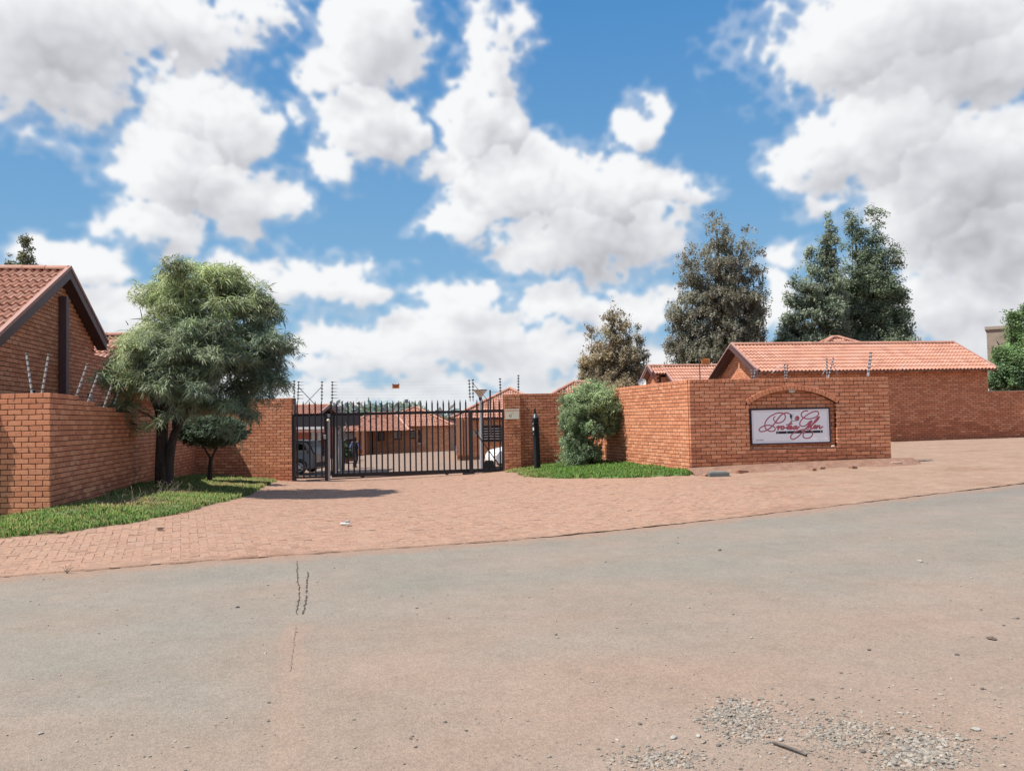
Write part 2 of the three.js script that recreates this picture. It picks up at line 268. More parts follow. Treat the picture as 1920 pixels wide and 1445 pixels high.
const brickTone = (R) => { const t = R(); let c = t < .14 ? [.60, .23, .118] : t < .5 ? [.67, .268, .138] : t < .88 ? [.72, .30, .158] : [.74, .34, .188]; const k = .95 + R() * .1; return c.map(q => q * k); };
const BR = rng(77), dampTone = (R) => { const k = .85 + R() * .25; return [.54 * k, .20 * k, .10 * k]; };
const BRICKS = { t: Array.from({ length: 14 }, () => brickGeo(BL, BH, .03, .0035, BR, brickTone(BR))), d: Array.from({ length: 8 }, () => brickGeo(BL, BH, .1, .0035, BR, dampTone(BR))), s: Array.from({ length: 22 }, () => brickGeo(BL, BH, .1, .0035, BR, brickTone(BR))), q: Array.from({ length: 10 }, () => brickGeo(.073, .075, .1, .0035, BR, brickTone(BR))), v: Array.from({ length: 8 }, () => brickGeo(.072, .106, .1, .0035, BR, brickTone(BR))) };
// bricks of one face: frame F has x along the wall, y up, z out of it
function brickFace(list, F, L, y0, courses, { from = 0, to = L, spans, parity = 0, cap = 0, seed = 1, damp = null, main = 's' } = {}) {
  const R = rng(seed * 991 + 7), p = V3(), q = new THREE.Quaternion(), s = V3();
  F.decompose(p, q, s);
  const put = (u, y, w, kd) => { if (kd === 's') kd = main; if (kd === 's' && damp !== null && R() < ss(.55, .05, y - damp + .12 * n2(u * .8, seed)) * .9) kd = 'd'; const g = BRICKS[kd], k = Math.floor(R() * g.length); list.push({ p: V3(u, y, 0).applyMatrix4(F), q, sx: kd === 's' || kd === 'd' || kd === 't' ? w / BL : 1, kd, k, F }); };
  for (let c = 0; c < courses; c++) {
    const y = y0 + c * COURSE, sp = spans ? spans(y, y + BH) : [[from, to]];
    for (const [a, b] of sp) { let carry = null, first = true; for (let u = a - (((c + parity) % 2) ? STEP / 2 : 0) - (spans && a > from ? ((a - from) % STEP) : 0); u < b; u += STEP) { let l = Math.max(u, a), r = Math.min(u + BL, b); if (r <= a) continue; if (first && r - l < .06 && b - l > .12) { carry = l; first = false; continue; } first = false; if (carry !== null) { l = carry; carry = null; } if (b - (u + STEP) < .06 && b - (u + STEP) > 0) r = b; if (r - l > .02 && l < b - .02) put(l, y + (R() - .5) * .002, r - l, 's'); if (r === b) break; } }
  }
  if (cap) { const y = y0 + courses * COURSE, n = Math.round((to - from) / COURSE), st = (to - from) / n; for (let i = 0; i < n; i++) put(from + i * st + .004, y, .073, 'q'); }
}
function frame(P, Q, y = 0) { const x = V3(Q[0] - P[0], 0, -(Q[1] - P[1])).normalize(), up = V3(0, 1, 0), z = x.clone().cross(up); return new THREE.Matrix4().makeBasis(x, up, z).setPosition(P[0], y, -P[1]); }
const planLen = (P, Q) => Math.hypot(Q[0] - P[0], Q[1] - P[1]);
function bake(items, get) {                          // join many placed pieces into one geometry
  let n = 0; for (const it of items) n += get(it).attributes.position.count;
  const pos = new Float32Array(n * 3), nor = new Float32Array(n * 3), uv = new Float32Array(n * 2), col = new Float32Array(n * 3); let o = 0; const v = V3(), nm = new THREE.Matrix3();
  for (const it of items) { const g = get(it), P = g.attributes.position, N = g.attributes.normal, U = g.attributes.uv, C = g.attributes.color; nm.getNormalMatrix(it.m);
    for (let i = 0; i < P.count; i++, o++) { v.fromBufferAttribute(P, i).applyMatrix4(it.m).toArray(pos, o * 3); v.fromBufferAttribute(N, i).applyNormalMatrix(nm).toArray(nor, o * 3); uv[o * 2] = U.getX(i); uv[o * 2 + 1] = U.getY(i); col[o * 3] = C.getX(i); col[o * 3 + 1] = C.getY(i); col[o * 3 + 2] = C.getZ(i); } }
  const g = new THREE.BufferGeometry(); for (const [k, a, s] of [['position', pos, 3], ['normal', nor, 3], ['uv', uv, 2], ['color', col, 3]]) g.setAttribute(k, new THREE.BufferAttribute(a, s)); return g;
}
// the pieces that show largest become parts, the rest one joined part
function emitPieces(root, parent, list, geoOf, mat, name, restName, most, { hide } = {}) {
  root.updateWorldMatrix(true, true); const W = parent.matrixWorld, v = V3(), nz = V3();
  for (const it of list) {
    it.m = M4(it.p, it.q, V3(it.sx || 1, it.sy || 1, 1));
    v.copy(it.c || it.p).applyMatrix4(W); nz.set(0, 0, 1).applyQuaternion(it.q).transformDirection(W);
    const [px, py, d] = toPixel(v); const to = camera.position.clone().sub(v).normalize().dot(nz);
    it.score = d > 0 && px > -25 && px < 1940 && py > 0 && py < 1460 && to > .02 && !(hide && hide(px, py)) ? (.15 + to) / d : -1;
  }
  list.sort((a, b) => b.score - a.score);
  const n = Math.min(most, list.filter(i => i.score > 0).length);
  for (const it of list.slice(0, n)) { const m = shade(new THREE.Mesh(geoOf(it), mat)); m.name = name; m.position.copy(it.p); m.quaternion.copy(it.q); m.scale.set(it.sx || 1, it.sy || 1, 1); parent.add(m); }
  const rest = list.slice(n);
  if (rest.length) { const m = part(parent, restName, bake(rest, geoOf), mat); m.userData.kind = 'stuff'; }
}
const emitBricks = (root, parent, list, most = 300, o) => emitPieces(root, parent, list, it => BRICKS[it.kd][it.k], brickMat, 'brick', 'brick_courses', most, o);
const CORE = .009;                                   // the mortar lies this far behind the brick faces
function coreBox(F, L, y0, y1, thick, e0 = CORE, e1 = CORE) { return box(L - e0 - e1, y1 - y0, thick, e0 + (L - e0 - e1) / 2, (y0 + y1) / 2, -CORE - thick / 2).applyMatrix4(F); }

// roof tiles: two waves, 0.3 m wide and 0.34 m showing
const tileTex = tex(512, 512, (() => { const a = tileFbm(90, 2, 61), b = tileFbm(10, 3, 67), R = rng(16); return (u, v) => .86 + .10 * a(u, v) + .10 * b(u, v) + (R() > .99 ? -.15 : 0); })());
const tileMat = std([.84, .80, .84], { vertexColors: true, map: tileTex, roughness: .82 });
function tileGeo(seg, R, tone, gauge = .34, len = .40) {
  const pos = [], uv = [], col = [], W = .3, ou = R(), ov = R(), hs = [];
  for (let i = 0; i <= seg; i++) { const x = i / seg * W, c = Math.cos(x / .15 * Math.PI * 2); hs.push([x, .026 * c + .006 * c * c]); }
  const push = (a, b, c, d) => { for (const p of [a, b, c, a, c, d]) { pos.push(...p); uv.push(p[0] + ou, p[1] + ov); col.push(...tone); } };
  const P = (i, y, k, drop = 0) => [hs[i][0], y, hs[i][1] + k - drop];
  for (let i = 0; i < seg; i++) { push(P(i, 0, .046), P(i + 1, 0, .046), P(i + 1, len, .006), P(i, len, .006)); push(P(i, 0.002, .046, .034), P(i + 1, .002, .046, .034), P(i + 1, 0, .046), P(i, 0, .046)); }
  const g = new THREE.BufferGeometry(); g.setAttribute('position', new THREE.Float32BufferAttribute(pos, 3)); g.setAttribute('uv', new THREE.Float32BufferAttribute(uv, 2)); g.setAttribute('color', new THREE.Float32BufferAttribute(col, 3)); g.computeVertexNormals(); return g;
}
const tileTone = (R) => { const k = .92 + R() * .16, t = R(); return (t < .2 ? [.52, .255, .165] : t < .8 ? [.58, .295, .19] : [.61, .33, .225]).map(q => q * k); };
const TILES = Array.from({ length: 10 }, () => tileGeo(12, BR, tileTone(BR))), TILES_FAR = Array.from({ length: 8 }, () => tileGeo(4, BR, tileTone(BR)));
const GAUGE = .34;
// tiles on one slope: frame F has x along the eave, y up the slope, z out; keep(x, y) says where the roof is
function tileSlope(list, F, L, up, keep, seed = 1) {
  const R = rng(seed * 313 + 3), p = V3(), q = new THREE.Quaternion(), s = V3(); F.decompose(p, q, s);
  const nx = Math.round(L / .3), ny = Math.ceil(up / GAUGE);
  for (let j = 0; j < ny; j++) for (let i = 0; i < nx; i++) { const x = i * .3 + (L - nx * .3) / 2, y = j * GAUGE; const sy = Math.min(1, (up - y) / .4 + .02); if (keep && !keep(x + .15, y + .17)) { if (R() < 2) continue; } list.push({ p: V3(x, y, .0 + R() * .003).applyMatrix4(F), c: V3(x + .15, y + .17, 0).applyMatrix4(F), q, k: Math.floor(R() * 10), sy }); }
}
const oldTileMat = std([.80, .76, .76], { vertexColors: true, map: tileTex, roughness: .82 });
const emitTiles = (root, parent, list, most, far = false, old = false) => emitPieces(root, parent, list, it => far ? TILES_FAR[it.k % 8] : TILES[it.k], old ? oldTileMat : tileMat, 'roof_tile', 'roof_tiles', most);
function ridgeCaps(a, b, r = .11, step = .4, seed = 1) {   // half round caps along a ridge
  const R = rng(seed), d = b.clone().sub(a), L = d.length(), n = Math.max(1, Math.round(L / step)), out = [];
  for (let i = 0; i < n; i++) { const g = new THREE.CylinderGeometry(r * 1.04, r * .96, L / n * 1.05, 10, 1, false, Math.PI * .5, Math.PI); g.rotateX(Math.PI / 2); g.scale(1, .8, 1); const tone = tileTone(R), c = []; for (let k = 0; k < g.attributes.position.count; k++) c.push(...tone); g.setAttribute('color', new THREE.Float32BufferAttribute(c, 3)); const p0 = a.clone().addScaledVector(d, (i + .5) / n); const m = new THREE.Matrix4().lookAt(b, a, V3(0, 1, 0)); g.applyMatrix4(m).translate(p0.x, p0.y + (R() - .5) * .006, p0.z); out.push(g); }
  return out;
}
const bargeMat = std([.085, .042, .046], { roughness: .55 });
const bargeTopMat = std([.40, .22, .18], { roughness: .8 });
const timberMat = std([.07, .03, .028], { roughness: .7 });
// ---------------------------------------------------------------- boundary walls
const A = [-7.0, 12.5], B = [-9.3, 24.2], W0 = [-9.1, 12.75], A2 = A, C = [-6.33, 23.7];
{ // corner wall on the left: front and the side that steps down towards the gate
  const t = thing('brick_wall', 'tall face brick corner wall at the left edge, stepping down behind the willow-leaved tree', 'wall', onGround(-8, 12.6));
  const o = t.position.clone(), loc = (F) => new THREE.Matrix4().makeTranslation(-o.x, -o.y, -o.z).multiply(F);
  const list = [], cores = [], y0 = 2.105 - 28 * COURSE;
  let F = frame(W0, A), L = planLen(W0, A); brickFace(list, loc(F), L, y0, 28, { seed: 1, main: 't', from: L % STEP - STEP + .006, to: L }); cores.push(coreBox(F, L, y0 - .3, 2.105 - .012, .21, 0, .10));
  F = frame(A2, B); L = planLen(A2, B); const drop = (u) => [1.35, 2.2, 3.6, 5.6, 8.2].filter(k => u > k).length;
  brickFace(list, loc(F), L, y0, 28, { seed: 2, damp: .2, from: .04, spans: (a) => { const k = 28 - Math.round((a - y0) / COURSE) - 1, end = [1.35, 2.2, 3.6, 5.6, 8.2, 99][k] ?? 99; return [[.04, Math.min(L - .01, end)]]; } });
  const cuts = [0, 1.35, 2.2, 3.6, 5.6, 8.2, L]; for (let i = 0; i < 6; i++) { const a = cuts[i], b = cuts[i + 1]; cores.push(box(b - a, 2.105 - .012 - i * COURSE - (y0 - .3), .2, (a + b) / 2 + (i ? 0 : .0), (2.105 - .012 - i * COURSE + y0 - .3) / 2, -CORE - .1 - .22 * 0).translate(i ? 0 : .0, 0, 0).applyMatrix4(F)); }
  cores[1] = box(cuts[1] - .08, 2.105 - .012 - (y0 - .3), .2, (.08 + cuts[1]) / 2, (2.105 - .012 + y0 - .3) / 2, -CORE - .1).applyMatrix4(F);
  part(t, 'mortar', merge(cores).translate(-o.x, -o.y, -o.z), mortarMat); emitBricks(t, t, list, 300);
}
{ // the wall across the back, up to the left side of the gate
  const t = thing('brick_wall', 'sunlit face brick wall between the small round tree and the left gate post', 'wall', onGround(-7.8, 23.9)), o = t.position.clone(), loc = (F) => new THREE.Matrix4().makeTranslation(-o.x, -o.y, -o.z).multiply(F);
  const list = [], cores = [], top = 2.31, n = 31, y0 = top - n * COURSE; let F = frame(B, C), L = planLen(B, C);
  brickFace(list, loc(F), L, y0, n, { seed: 3, damp: .0, parity: 1, from: .0, to: L }); cores.push(coreBox(F, L, y0 - .3, top - .012, .3, 0, CORE));
  const back = [C[0] - .35 * .19 - .0, C[1] + .35]; F = frame(C, back); brickFace(list, loc(F), .35, y0, n, { seed: 4, from: .108, to: .34 });
  part(t, 'mortar', merge(cores).translate(-o.x, -o.y, -o.z), mortarMat); emitBricks(t, t, list, 300);
}
const GL = [at(946, 800, 24).x, 24.0], GR = [at(976, 800, 24.05).x, 24.05], GB = [GL[0] - .02, 24.5], FC = [2.18, 24.7], D = [3.89, 18.1], E_ = [8.51, 18.65];
{ // right gate pillar
  const t = thing('brick_pillar', 'face brick gate pillar carrying a pale warning sign', 'pillar', onGround(.1, 24)), o = t.position.clone(), loc = (F) => new THREE.Matrix4().makeTranslation(-o.x, -o.y, -o.z).multiply(F);
  const list = [], top = at(958, 738, 24).y, n = 29, y0 = top - n * COURSE; let F = frame(GL, GR), L = planLen(GL, GR); brickFace(list, loc(F), L, y0, n - 1, { seed: 5, damp: .05, cap: 1 }); const cores = [coreBox(F, L, y0 - .3, top - .012, .46)];
  F = frame(GB, GL); brickFace(list, loc(F), .5, y0, n - 1, { seed: 6, to: .395, cap: 1 }); F = frame(GR, [GR[0], GR[1] + .46]); brickFace(list, loc(F), .46, y0, n - 1, { seed: 7, from: .108, cap: 1 });
  part(t, 'mortar', merge(cores).translate(-o.x, -o.y, -o.z), mortarMat); emitBricks(t, t, list, 300);
}
{ // wall from the pillar to the shrub and forward to the sign
  const t = thing('brick_wall', 'long face brick wall behind the shrub, from the gate pillar to the sign corner', 'wall', onGround(2.5, 23)), o = t.position.clone(), loc = (F) => new THREE.Matrix4().makeTranslation(-o.x, -o.y, -o.z).multiply(F);
  const list = [], cores = [], top = at(1020, 737, 24.6).y, n = 29, y0 = top - n * COURSE; const P0 = [GR[0] + .002, 24.48];
  let F = frame(P0, FC), L = planLen(P0, FC); brickFace(list, loc(F), L, y0, n - 1, { seed: 8, damp: .15, cap: 1, parity: 1 }); cores.push(coreBox(F, L, y0 - .3, top - .012, .2, 0, 0));
  F = frame(FC, D); L = planLen(FC, D); const top2 = 2.365, y2 = top2 - 29 * COURSE; brickFace(list, loc(F), L, y2, 28, { seed: 9, damp: .1, cap: 1, from: .01, to: L - .108 }); cores.push(coreBox(F, L, y2 - .3, top2 - .012, .2, 0, .11));
  part(t, 'mortar', merge(cores).translate(-o.x, -o.y, -o.z), mortarMat); emitBricks(t, t, list, 300);
}
// the sign wall with its arched recess
const SW = { F: frame(D, E_), L: planLen(D, E_), top: 2.365, a: 1.34, b: 3.385, bottom: .80, spring: 1.797, rise: .30, deep: .10 };
{
  const t = thing('brick_wall', 'free-standing face brick sign wall with a shallow arched recess', 'wall', onGround(6.2, 18.4)), o = t.position.clone(), loc = (F) => new THREE.Matrix4().makeTranslation(-o.x, -o.y, -o.z).multiply(F);
  const { F, L, top, a, b, bottom, spring, rise, deep } = SW, n = 28, y0 = top - 28 * COURSE, list = [], h = (b - a) / 2, cx = (a + b) / 2, R = (h * h + rise * rise) / (2 * rise), cy = spring + rise - R, RO = R + .108;
  brickFace(list, loc(F), L, y0, n - 1, { seed: 10, damp: .4, cap: 1, parity: 1, spans: (p, q) => {
    if (q < bottom + .01) return [[0, L]];
    if (p < spring - .06) return [[0, a], [b, L]];
    const m = (y) => { const dy = y - cy; return dy >= RO ? -1 : Math.sqrt(RO * RO - dy * dy); }; const w = m(q); if (w < 0) return [[0, L]]; const lim = h + .06; return [[0, cx - Math.min(w, lim) - .006], [cx + Math.min(w, lim) + .006, L]];
  } });
  const capEnd = [E_[0] + .028, E_[1] + .225]; const FE = frame(E_, capEnd); brickFace(list, loc(FE), .225, y0, n - 1, { seed: 11, from: .108, cap: 1 });
  // bricks inside the recess and on its reveals
  const FI = F.clone().multiply(new THREE.Matrix4().makeTranslation(0, 0, -deep)); brickFace(list, loc(FI), L, y0, n, { seed: 12, from: a + .004, to: b - .004, spans: (p, q) => q < bottom - .05 || p > spring + rise ? [] : [[a + .004, b - .004]] });
  for (const s of [0, 1]) { const M = F.clone().multiply(s ? new THREE.Matrix4().makeTranslation(b + .0, 0, -deep + .001).multiply(new THREE.Matrix4().makeRotationY(-Math.PI / 2)) : new THREE.Matrix4().makeTranslation(a, 0, 0).multiply(new THREE.Matrix4().makeRotationY(Math.PI / 2))); }
  const nv = 27, al = Math.asin((h + .02) / (R + .0)); const p = V3(), q = new THREE.Quaternion(), s = V3(), VR = rng(5); const q0 = new THREE.Quaternion().setFromRotationMatrix(loc(F));
  for (let i = 0; i < nv; i++) { const g = (i + .5) / nv * 2 * al - al, r = new THREE.Quaternion().setFromAxisAngle(V3(0, 0, 1), -g), P = V3(cx + Math.sin(g) * (R + .001), cy + Math.cos(g) * (R + .001), .016).add(V3(-.036, 0, 0).applyQuaternion(r)); list.push({ p: P.applyMatrix4(loc(F)), q: q0.clone().multiply(r), kd: 'v', k: Math.floor(VR() * 8), sx: 1 }); }
  const sh = new THREE.Shape([[CORE, y0 - .4], [L - CORE, y0 - .4], [L - CORE, top - .012], [CORE, top - .012]].map(v => new THREE.Vector2(...v))); const hole = new THREE.Path(); hole.moveTo(a, bottom); hole.lineTo(b, bottom); hole.lineTo(b, spring); for (let i = 1; i <= 16; i++) { const g = Math.asin(h / R) * (1 - i / 8); hole.lineTo(cx + Math.sin(g) * R, cy + Math.cos(g) * R); } hole.lineTo(a, bottom); sh.holes.push(hole);
  const front = new THREE.ExtrudeGeometry(sh, { depth: deep, bevelEnabled: false, curveSegments: 8 }).translate(0, 0, -CORE - deep).applyMatrix4(F), slab = box(L - 2 * CORE, top - .012 - (y0 - .4), .112, L / 2, (top - .012 + y0 - .4) / 2, -CORE - deep - .058).applyMatrix4(F);
  part(t, 'mortar', merge([front, slab]).translate(-o.x, -o.y, -o.z), mortarMat);
  emitBricks(t, t, list, 300);
  const l2 = box(b - a - .012, .012, deep, cx, bottom + .004, -deep / 2 - CORE).applyMatrix4(F).translate(-o.x, -o.y, -o.z); part(t, 'ledge', l2, std([.40, .2, .12]));
}
// ---------------------------------------------------------------- paved apron: herringbone pavers half filled with red dust
const apronPoly = [[-13, roadEdge(-13) + .02]]; for (let x = -12; x <= 16; x += .5) apronPoly.push([x, roadEdge(x) + .02 + .03 * n2(x * 1.7, 9)]);
apronPoly.push([19, 24], [19, 30.5], [9, 30.5], [8.9, 19.2], [8.5, 18.5], [3.9, 18.05], [3.9, 18.3], [2.2, 24.7], [-.2, 24.4], [-.3, 25.5], [-6.4, 25.5], [-6.4, 23.8], [-9.2, 24], [-7.0, 12.6], [-13, 13.3]);
const onPaving = (x, d) => inside(apronPoly, x, d) && !inside(lawnLeft, x, d) && !inside(lawnRight, x, d);
const dirtAt = (x, d) => clamp(ss(2, 7.5, x + .6 * fbm2(x * .5, d * .5, 2)) + .35 * ss(.9, .1, d - roadEdge(x)) + .22 * ss(14, 22, d));
const sandTone = (x, d) => { const n = fbm2(x * .8, d * .8, 4), w = ss(2, 8, x), m = .03 * fbm2(x * 4, d * 4, 3); const stain = ss(.15, .5, fbm2(x * .25 + 20, d * .5, 3)) * .05; return [mix(.46, .46, w) + .05 * n + m - stain, mix(.275, .295, w) + .04 * n + m - stain, mix(.185, .20, w) + .03 * n + m - stain * .8]; };
const apronLift = (x) => mix(.014, .005, ss(1, 5, x));
const apronLevel = (x, d) => { const k = dirtAt(x, d); return mix(-.006, .0035, k) + .008 * fbm2(x * 2.6 + 3, d * 2.6, 3) * (1 - .4 * k) + .006 * n2(x * 9, d * 9) * (1 - .5 * k) + .02 * ss(.3, .8, fbm2(x * .6, d * 1.4, 3)) * ss(6, 9, x); };
{
  const g = gridSheet(460, 300, (u, v) => { const x = mix(-13, 19, u), e = roadEdge(x) + .02 + .03 * n2(x * 1.7, 9), d = mix(e, 30.5, Math.pow(v, 1.35)); return V3(x, G(x, -d) + apronLift(x) + apronLevel(x, d) - (v < .001 ? .014 * ss(2, -2, x) + .003 : 0), -d); }, sandTone);
  const apron = structure('paved_apron', g, soilMat);
  const PR = rng(31), pv = Array.from({ length: 14 }, () => { const t = PR(), k = .94 + PR() * .12, c = (t < .3 ? [.365, .212, .142] : t < .8 ? [.395, .234, .156] : [.38, .24, .168]).map(q => q * k); const g = brickGeo(.196, .097, .05, .004, PR, c); g.rotateX(-Math.PI / 2); g.translate(-.098, 0, .0485); return g; });
  const list = [], a0 = Math.atan(.40), ca = Math.cos(a0), sa = Math.sin(a0), e = .01; const q = new THREE.Quaternion(), up = V3(0, 1, 0), R = rng(8);
  const put = (u, v, turn) => {                       // centre in paving coordinates
    const x = u * ca - v * sa, d = 8 + u * sa + v * ca; if (!onPaving(x, d) || !onPaving(x + .1, d - .05) || !onPaving(x - .1, d + .05)) return;
    if (d > 25.3 || dirtAt(x, d) > .93) return; if (R() < .012) return;
    const y = G(x, -d), nx = (G(x + e, -d) - y) / e, nz = (G(x, -d + e) - y) / e, nrm = V3(-nx + (R() - .5) * .016, 1, -nz + (R() - .5) * .016).normalize();
    const qq = q.clone().setFromUnitVectors(up, nrm).multiply(new THREE.Quaternion().setFromAxisAngle(up, a0 + turn + (R() - .5) * .03));
    const p = V3(x, y + apronLift(x) + .001 + (R() - .5) * .005, -d); const k = Math.floor(R() * 14); list.push({ p, q: qq, k, m: M4(p, qq, 1), d, x });
  };
  const w = .103;
  for (let r = -60; r < 200; r++) for (let m = -60; m < 60; m++) { put((r + 4 * m + 1) * w, (r + .5) * w, 0); put((r + 4 * m + 3.5) * w, (r + 1) * w, Math.PI / 2); }
  for (const it of list) { const [px, py, dd] = toPixel(it.p); it.score = dd > 0 && px > 0 && px < 1920 && py < 1445 ? 1 / dd - dirtAt(it.x, it.d) * .05 : -1; }
  list.sort((a, b) => b.score - a.score);
  for (const it of list.slice(0, 300)) { const mm = shade(new THREE.Mesh(pv[it.k], brickMat)); mm.name = 'paver'; mm.position.copy(it.p); mm.quaternion.copy(it.q); apron.add(mm); }
  const rest = part(apron, 'pavers', bake(list.slice(300), it => pv[it.k]), brickMat); rest.userData.kind = 'stuff';
}
// ---------------------------------------------------------------- lawns
const bladeMat = new THREE.MeshPhysicalMaterial({ color: 0xffffff, roughness: 1, transmission: .35, thickness: 0, specularIntensity: .15, vertexColors: true });
function tuft(n, h, spread, R, lean = .5) {
  const pos = [], col = [], nor = [];
  for (let i = 0; i < n; i++) { const a = R() * 6.28, r = R() * spread, x = Math.cos(a) * r, z = Math.sin(a) * r, b = R() * 6.28, k = h * (.5 + R() * .7), w = .003 + R() * .004, l = k * lean * (.3 + R()), dx = Math.cos(b), dz = Math.sin(b), sx = -dz * w, sz = dx * w;
    const p = [[x - sx, 0, z - sz], [x + sx, 0, z + sz], [x - sx * .8 + dx * l * .35, k * .6, z - sz * .8 + dz * l * .35], [x + sx * .8 + dx * l * .35, k * .6, z + sz * .8 + dz * l * .35], [x + dx * l, k, z + dz * l]];
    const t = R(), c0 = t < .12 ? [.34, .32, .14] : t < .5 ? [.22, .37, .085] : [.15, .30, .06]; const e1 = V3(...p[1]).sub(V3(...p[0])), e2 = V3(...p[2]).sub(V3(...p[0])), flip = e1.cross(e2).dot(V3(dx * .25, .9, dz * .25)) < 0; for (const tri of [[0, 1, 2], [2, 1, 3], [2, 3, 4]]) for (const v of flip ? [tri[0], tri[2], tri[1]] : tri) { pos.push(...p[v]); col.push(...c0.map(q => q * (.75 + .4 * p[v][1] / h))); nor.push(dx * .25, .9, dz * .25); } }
  const g = new THREE.BufferGeometry(); g.setAttribute('position', new THREE.Float32BufferAttribute(pos, 3)); g.setAttribute('normal', new THREE.Float32BufferAttribute(nor, 3)); g.setAttribute('color', new THREE.Float32BufferAttribute(col, 3)); return g;
}
function lawn(poly, n, seed, h, dry) {
  const R = rng(seed), xs = poly.map(p => p[0]), ds = poly.map(p => p[1]), x0 = Math.min(...xs), x1 = Math.max(...xs), d0 = Math.min(...ds), d1 = Math.max(...ds);
  const sh = new THREE.ShapeGeometry(new THREE.Shape(poly.map(p => new THREE.Vector2(...p)))); 
  const list = []; const tmp = new THREE.Quaternion(), up = V3(0, 1, 0); let tries = 0;
  while (list.length < n && tries++ < n * 30) { const x = mix(x0, x1, R()), d = mix(d0, d1, R()); const wob = .16 * fbm2(x * 2.2 + 9, d * 2.2, 3) + (R() < .1 ? (R() - .5) * .35 : 0); if (!inside(poly, x + wob * .4, d + wob)) continue; const f = fbm2(x * .9 + seed, d * .9, 3), dr = clamp(dry(x, d)); if (R() < dr * .55 - f * .5 + (fbm2(x * 3.5, d * 3.5 + 40, 2) > .28 ? .5 : 0)) continue; const s = (.7 + R() * .6) * (1 + f * .5) * (1 - .25 * dr); const yel = R() < .12 ? 1.5 : 1 + .25 * ss(.0, .5, fbm2(x * 1.4 + 70, d * 1.4, 3)); const c = new THREE.Color().setRGB(mix((1 + f * .15) * yel, 2.2, dr), mix(1 + f * .1, 1.1, dr), mix(yel, 2, dr)); list.push([M4(V3(x, G(x, -d) + .015, -d), tmp.clone().setFromAxisAngle(up, R() * 6.28), V3(s, s * (.8 + R() * .5), s)), c]); }
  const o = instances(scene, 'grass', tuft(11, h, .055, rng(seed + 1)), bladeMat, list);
  const g = gridSheet(90, 90, (u, v) => { const x = mix(x0, x1, u), d = mix(d0, d1, v); return V3(x, G(x, -d) + (inside(poly, x, d) ? .035 + .03 * fbm2(x * 2, d * 2, 3) : -.06), -d); }, (x, d) => { const k = fbm2(x * 3, d * 3, 3), r = clamp(dry(x, d)); return [mix(.13, .28, r) + .03 * k, mix(.20, .22, r) + .03 * k, mix(.05, .11, r) + .01 * k]; });
  structure('lawn_soil', g, soilMat);
  return o;
}
const dryL = (() => { const a = planPath([[310, 925], [240, 948], [430, 913], [470, 905]]); return (x, d) => Math.max(...a.map(([cx, cd], i) => Math.exp(-(((x - cx) / .7) ** 2 + ((d - cd) / (i < 2 ? .6 : 1.1)) ** 2)) * (i < 2 ? .9 : .6))); })();
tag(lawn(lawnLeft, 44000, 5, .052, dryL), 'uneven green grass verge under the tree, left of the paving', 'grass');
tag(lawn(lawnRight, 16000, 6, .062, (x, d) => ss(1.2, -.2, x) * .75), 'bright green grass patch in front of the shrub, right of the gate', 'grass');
// ---------------------------------------------------------------- the gate
const blackSteel = std([.022, .018, .022], { roughness: .45, metalness: .3 }), galv = std([.34, .35, .37], { roughness: .45, metalness: .6 }), greyPaint = std([.42, .42, .43], { roughness: .6 }), wireMat = std([.25, .26, .28], { roughness: .4, metalness: .7 }), insulMat = std([.03, .03, .035], { roughness: .5 }), ringMat = std([.09, .08, .08], { roughness: .6 });
function pale(h, w = .05) { const r = w / 2; const body = new THREE.CylinderGeometry(r, r, h - .11, 6).translate(0, (h - .11) / 2, 0), tip = new THREE.CylinderGeometry(.006, r, .11, 6).translate(0, h - .055, 0); return merge([body, tip]); }
const gx = (px, d) => at(px, 850, d).x;
{ // fixed leaf beside the left wall
  const d = 23.62, base = at(580, 900, d), t = thing('palisade_panel', 'narrow fixed black palisade panel between the left wall and the grey gate post', 'gate panel', [base.x, base.y, base.z]);
  const ty = at(580, 752, d).y - base.y, by = at(580, 897, d).y - base.y, ry = at(580, 778, d).y - base.y;
  const X = (px) => gx(px, d) - base.x;
  for (const px of [557.5, 569, 580.5, 591.5, 603]) part(t, 'pale', pale(ty - by - .02).translate(X(px), by + .02, 0), blackSteel);
  for (const y of [ry, by + .03]) part(t, 'rail', box(X(612) - X(549), .055, .05, (X(612) + X(549)) / 2, y, -.045), blackSteel);
  for (const px of [549.5, 611]) part(t, 'post', box(.085, ry + .17, .085, X(px), (ry + .03) / 2 - .06, -.045, .006), blackSteel);
  part(t, 'closing_plate', box(.05, .55, .012, X(606), .95, .0), blackSteel);
  part(t, 'lock', box(.07, .12, .05, X(609.5), at(609, 819, d).y - base.y, .035, .01), galv);
}
{ // grey post
  const d = 23.7, p = at(617, 899, d), h = at(617, 776, d).y - p.y; const t = thing('gate_post', 'slim pale grey steel post the sliding gate closes against', 'post', [p.x, p.y - .1, p.z]);
  part(t, 'post', box(.06, h + .1, .06, 0, (h + .1) / 2, 0, .008), greyPaint); part(t, 'lamp', new THREE.SphereGeometry(.045, 12, 8).translate(0, h - .08, .06), std([.7, .65, .5])); part(t, 'bracket', box(.14, .05, .03, 0, h - .02, .03), blackSteel);
}
const gateD = 24.05;
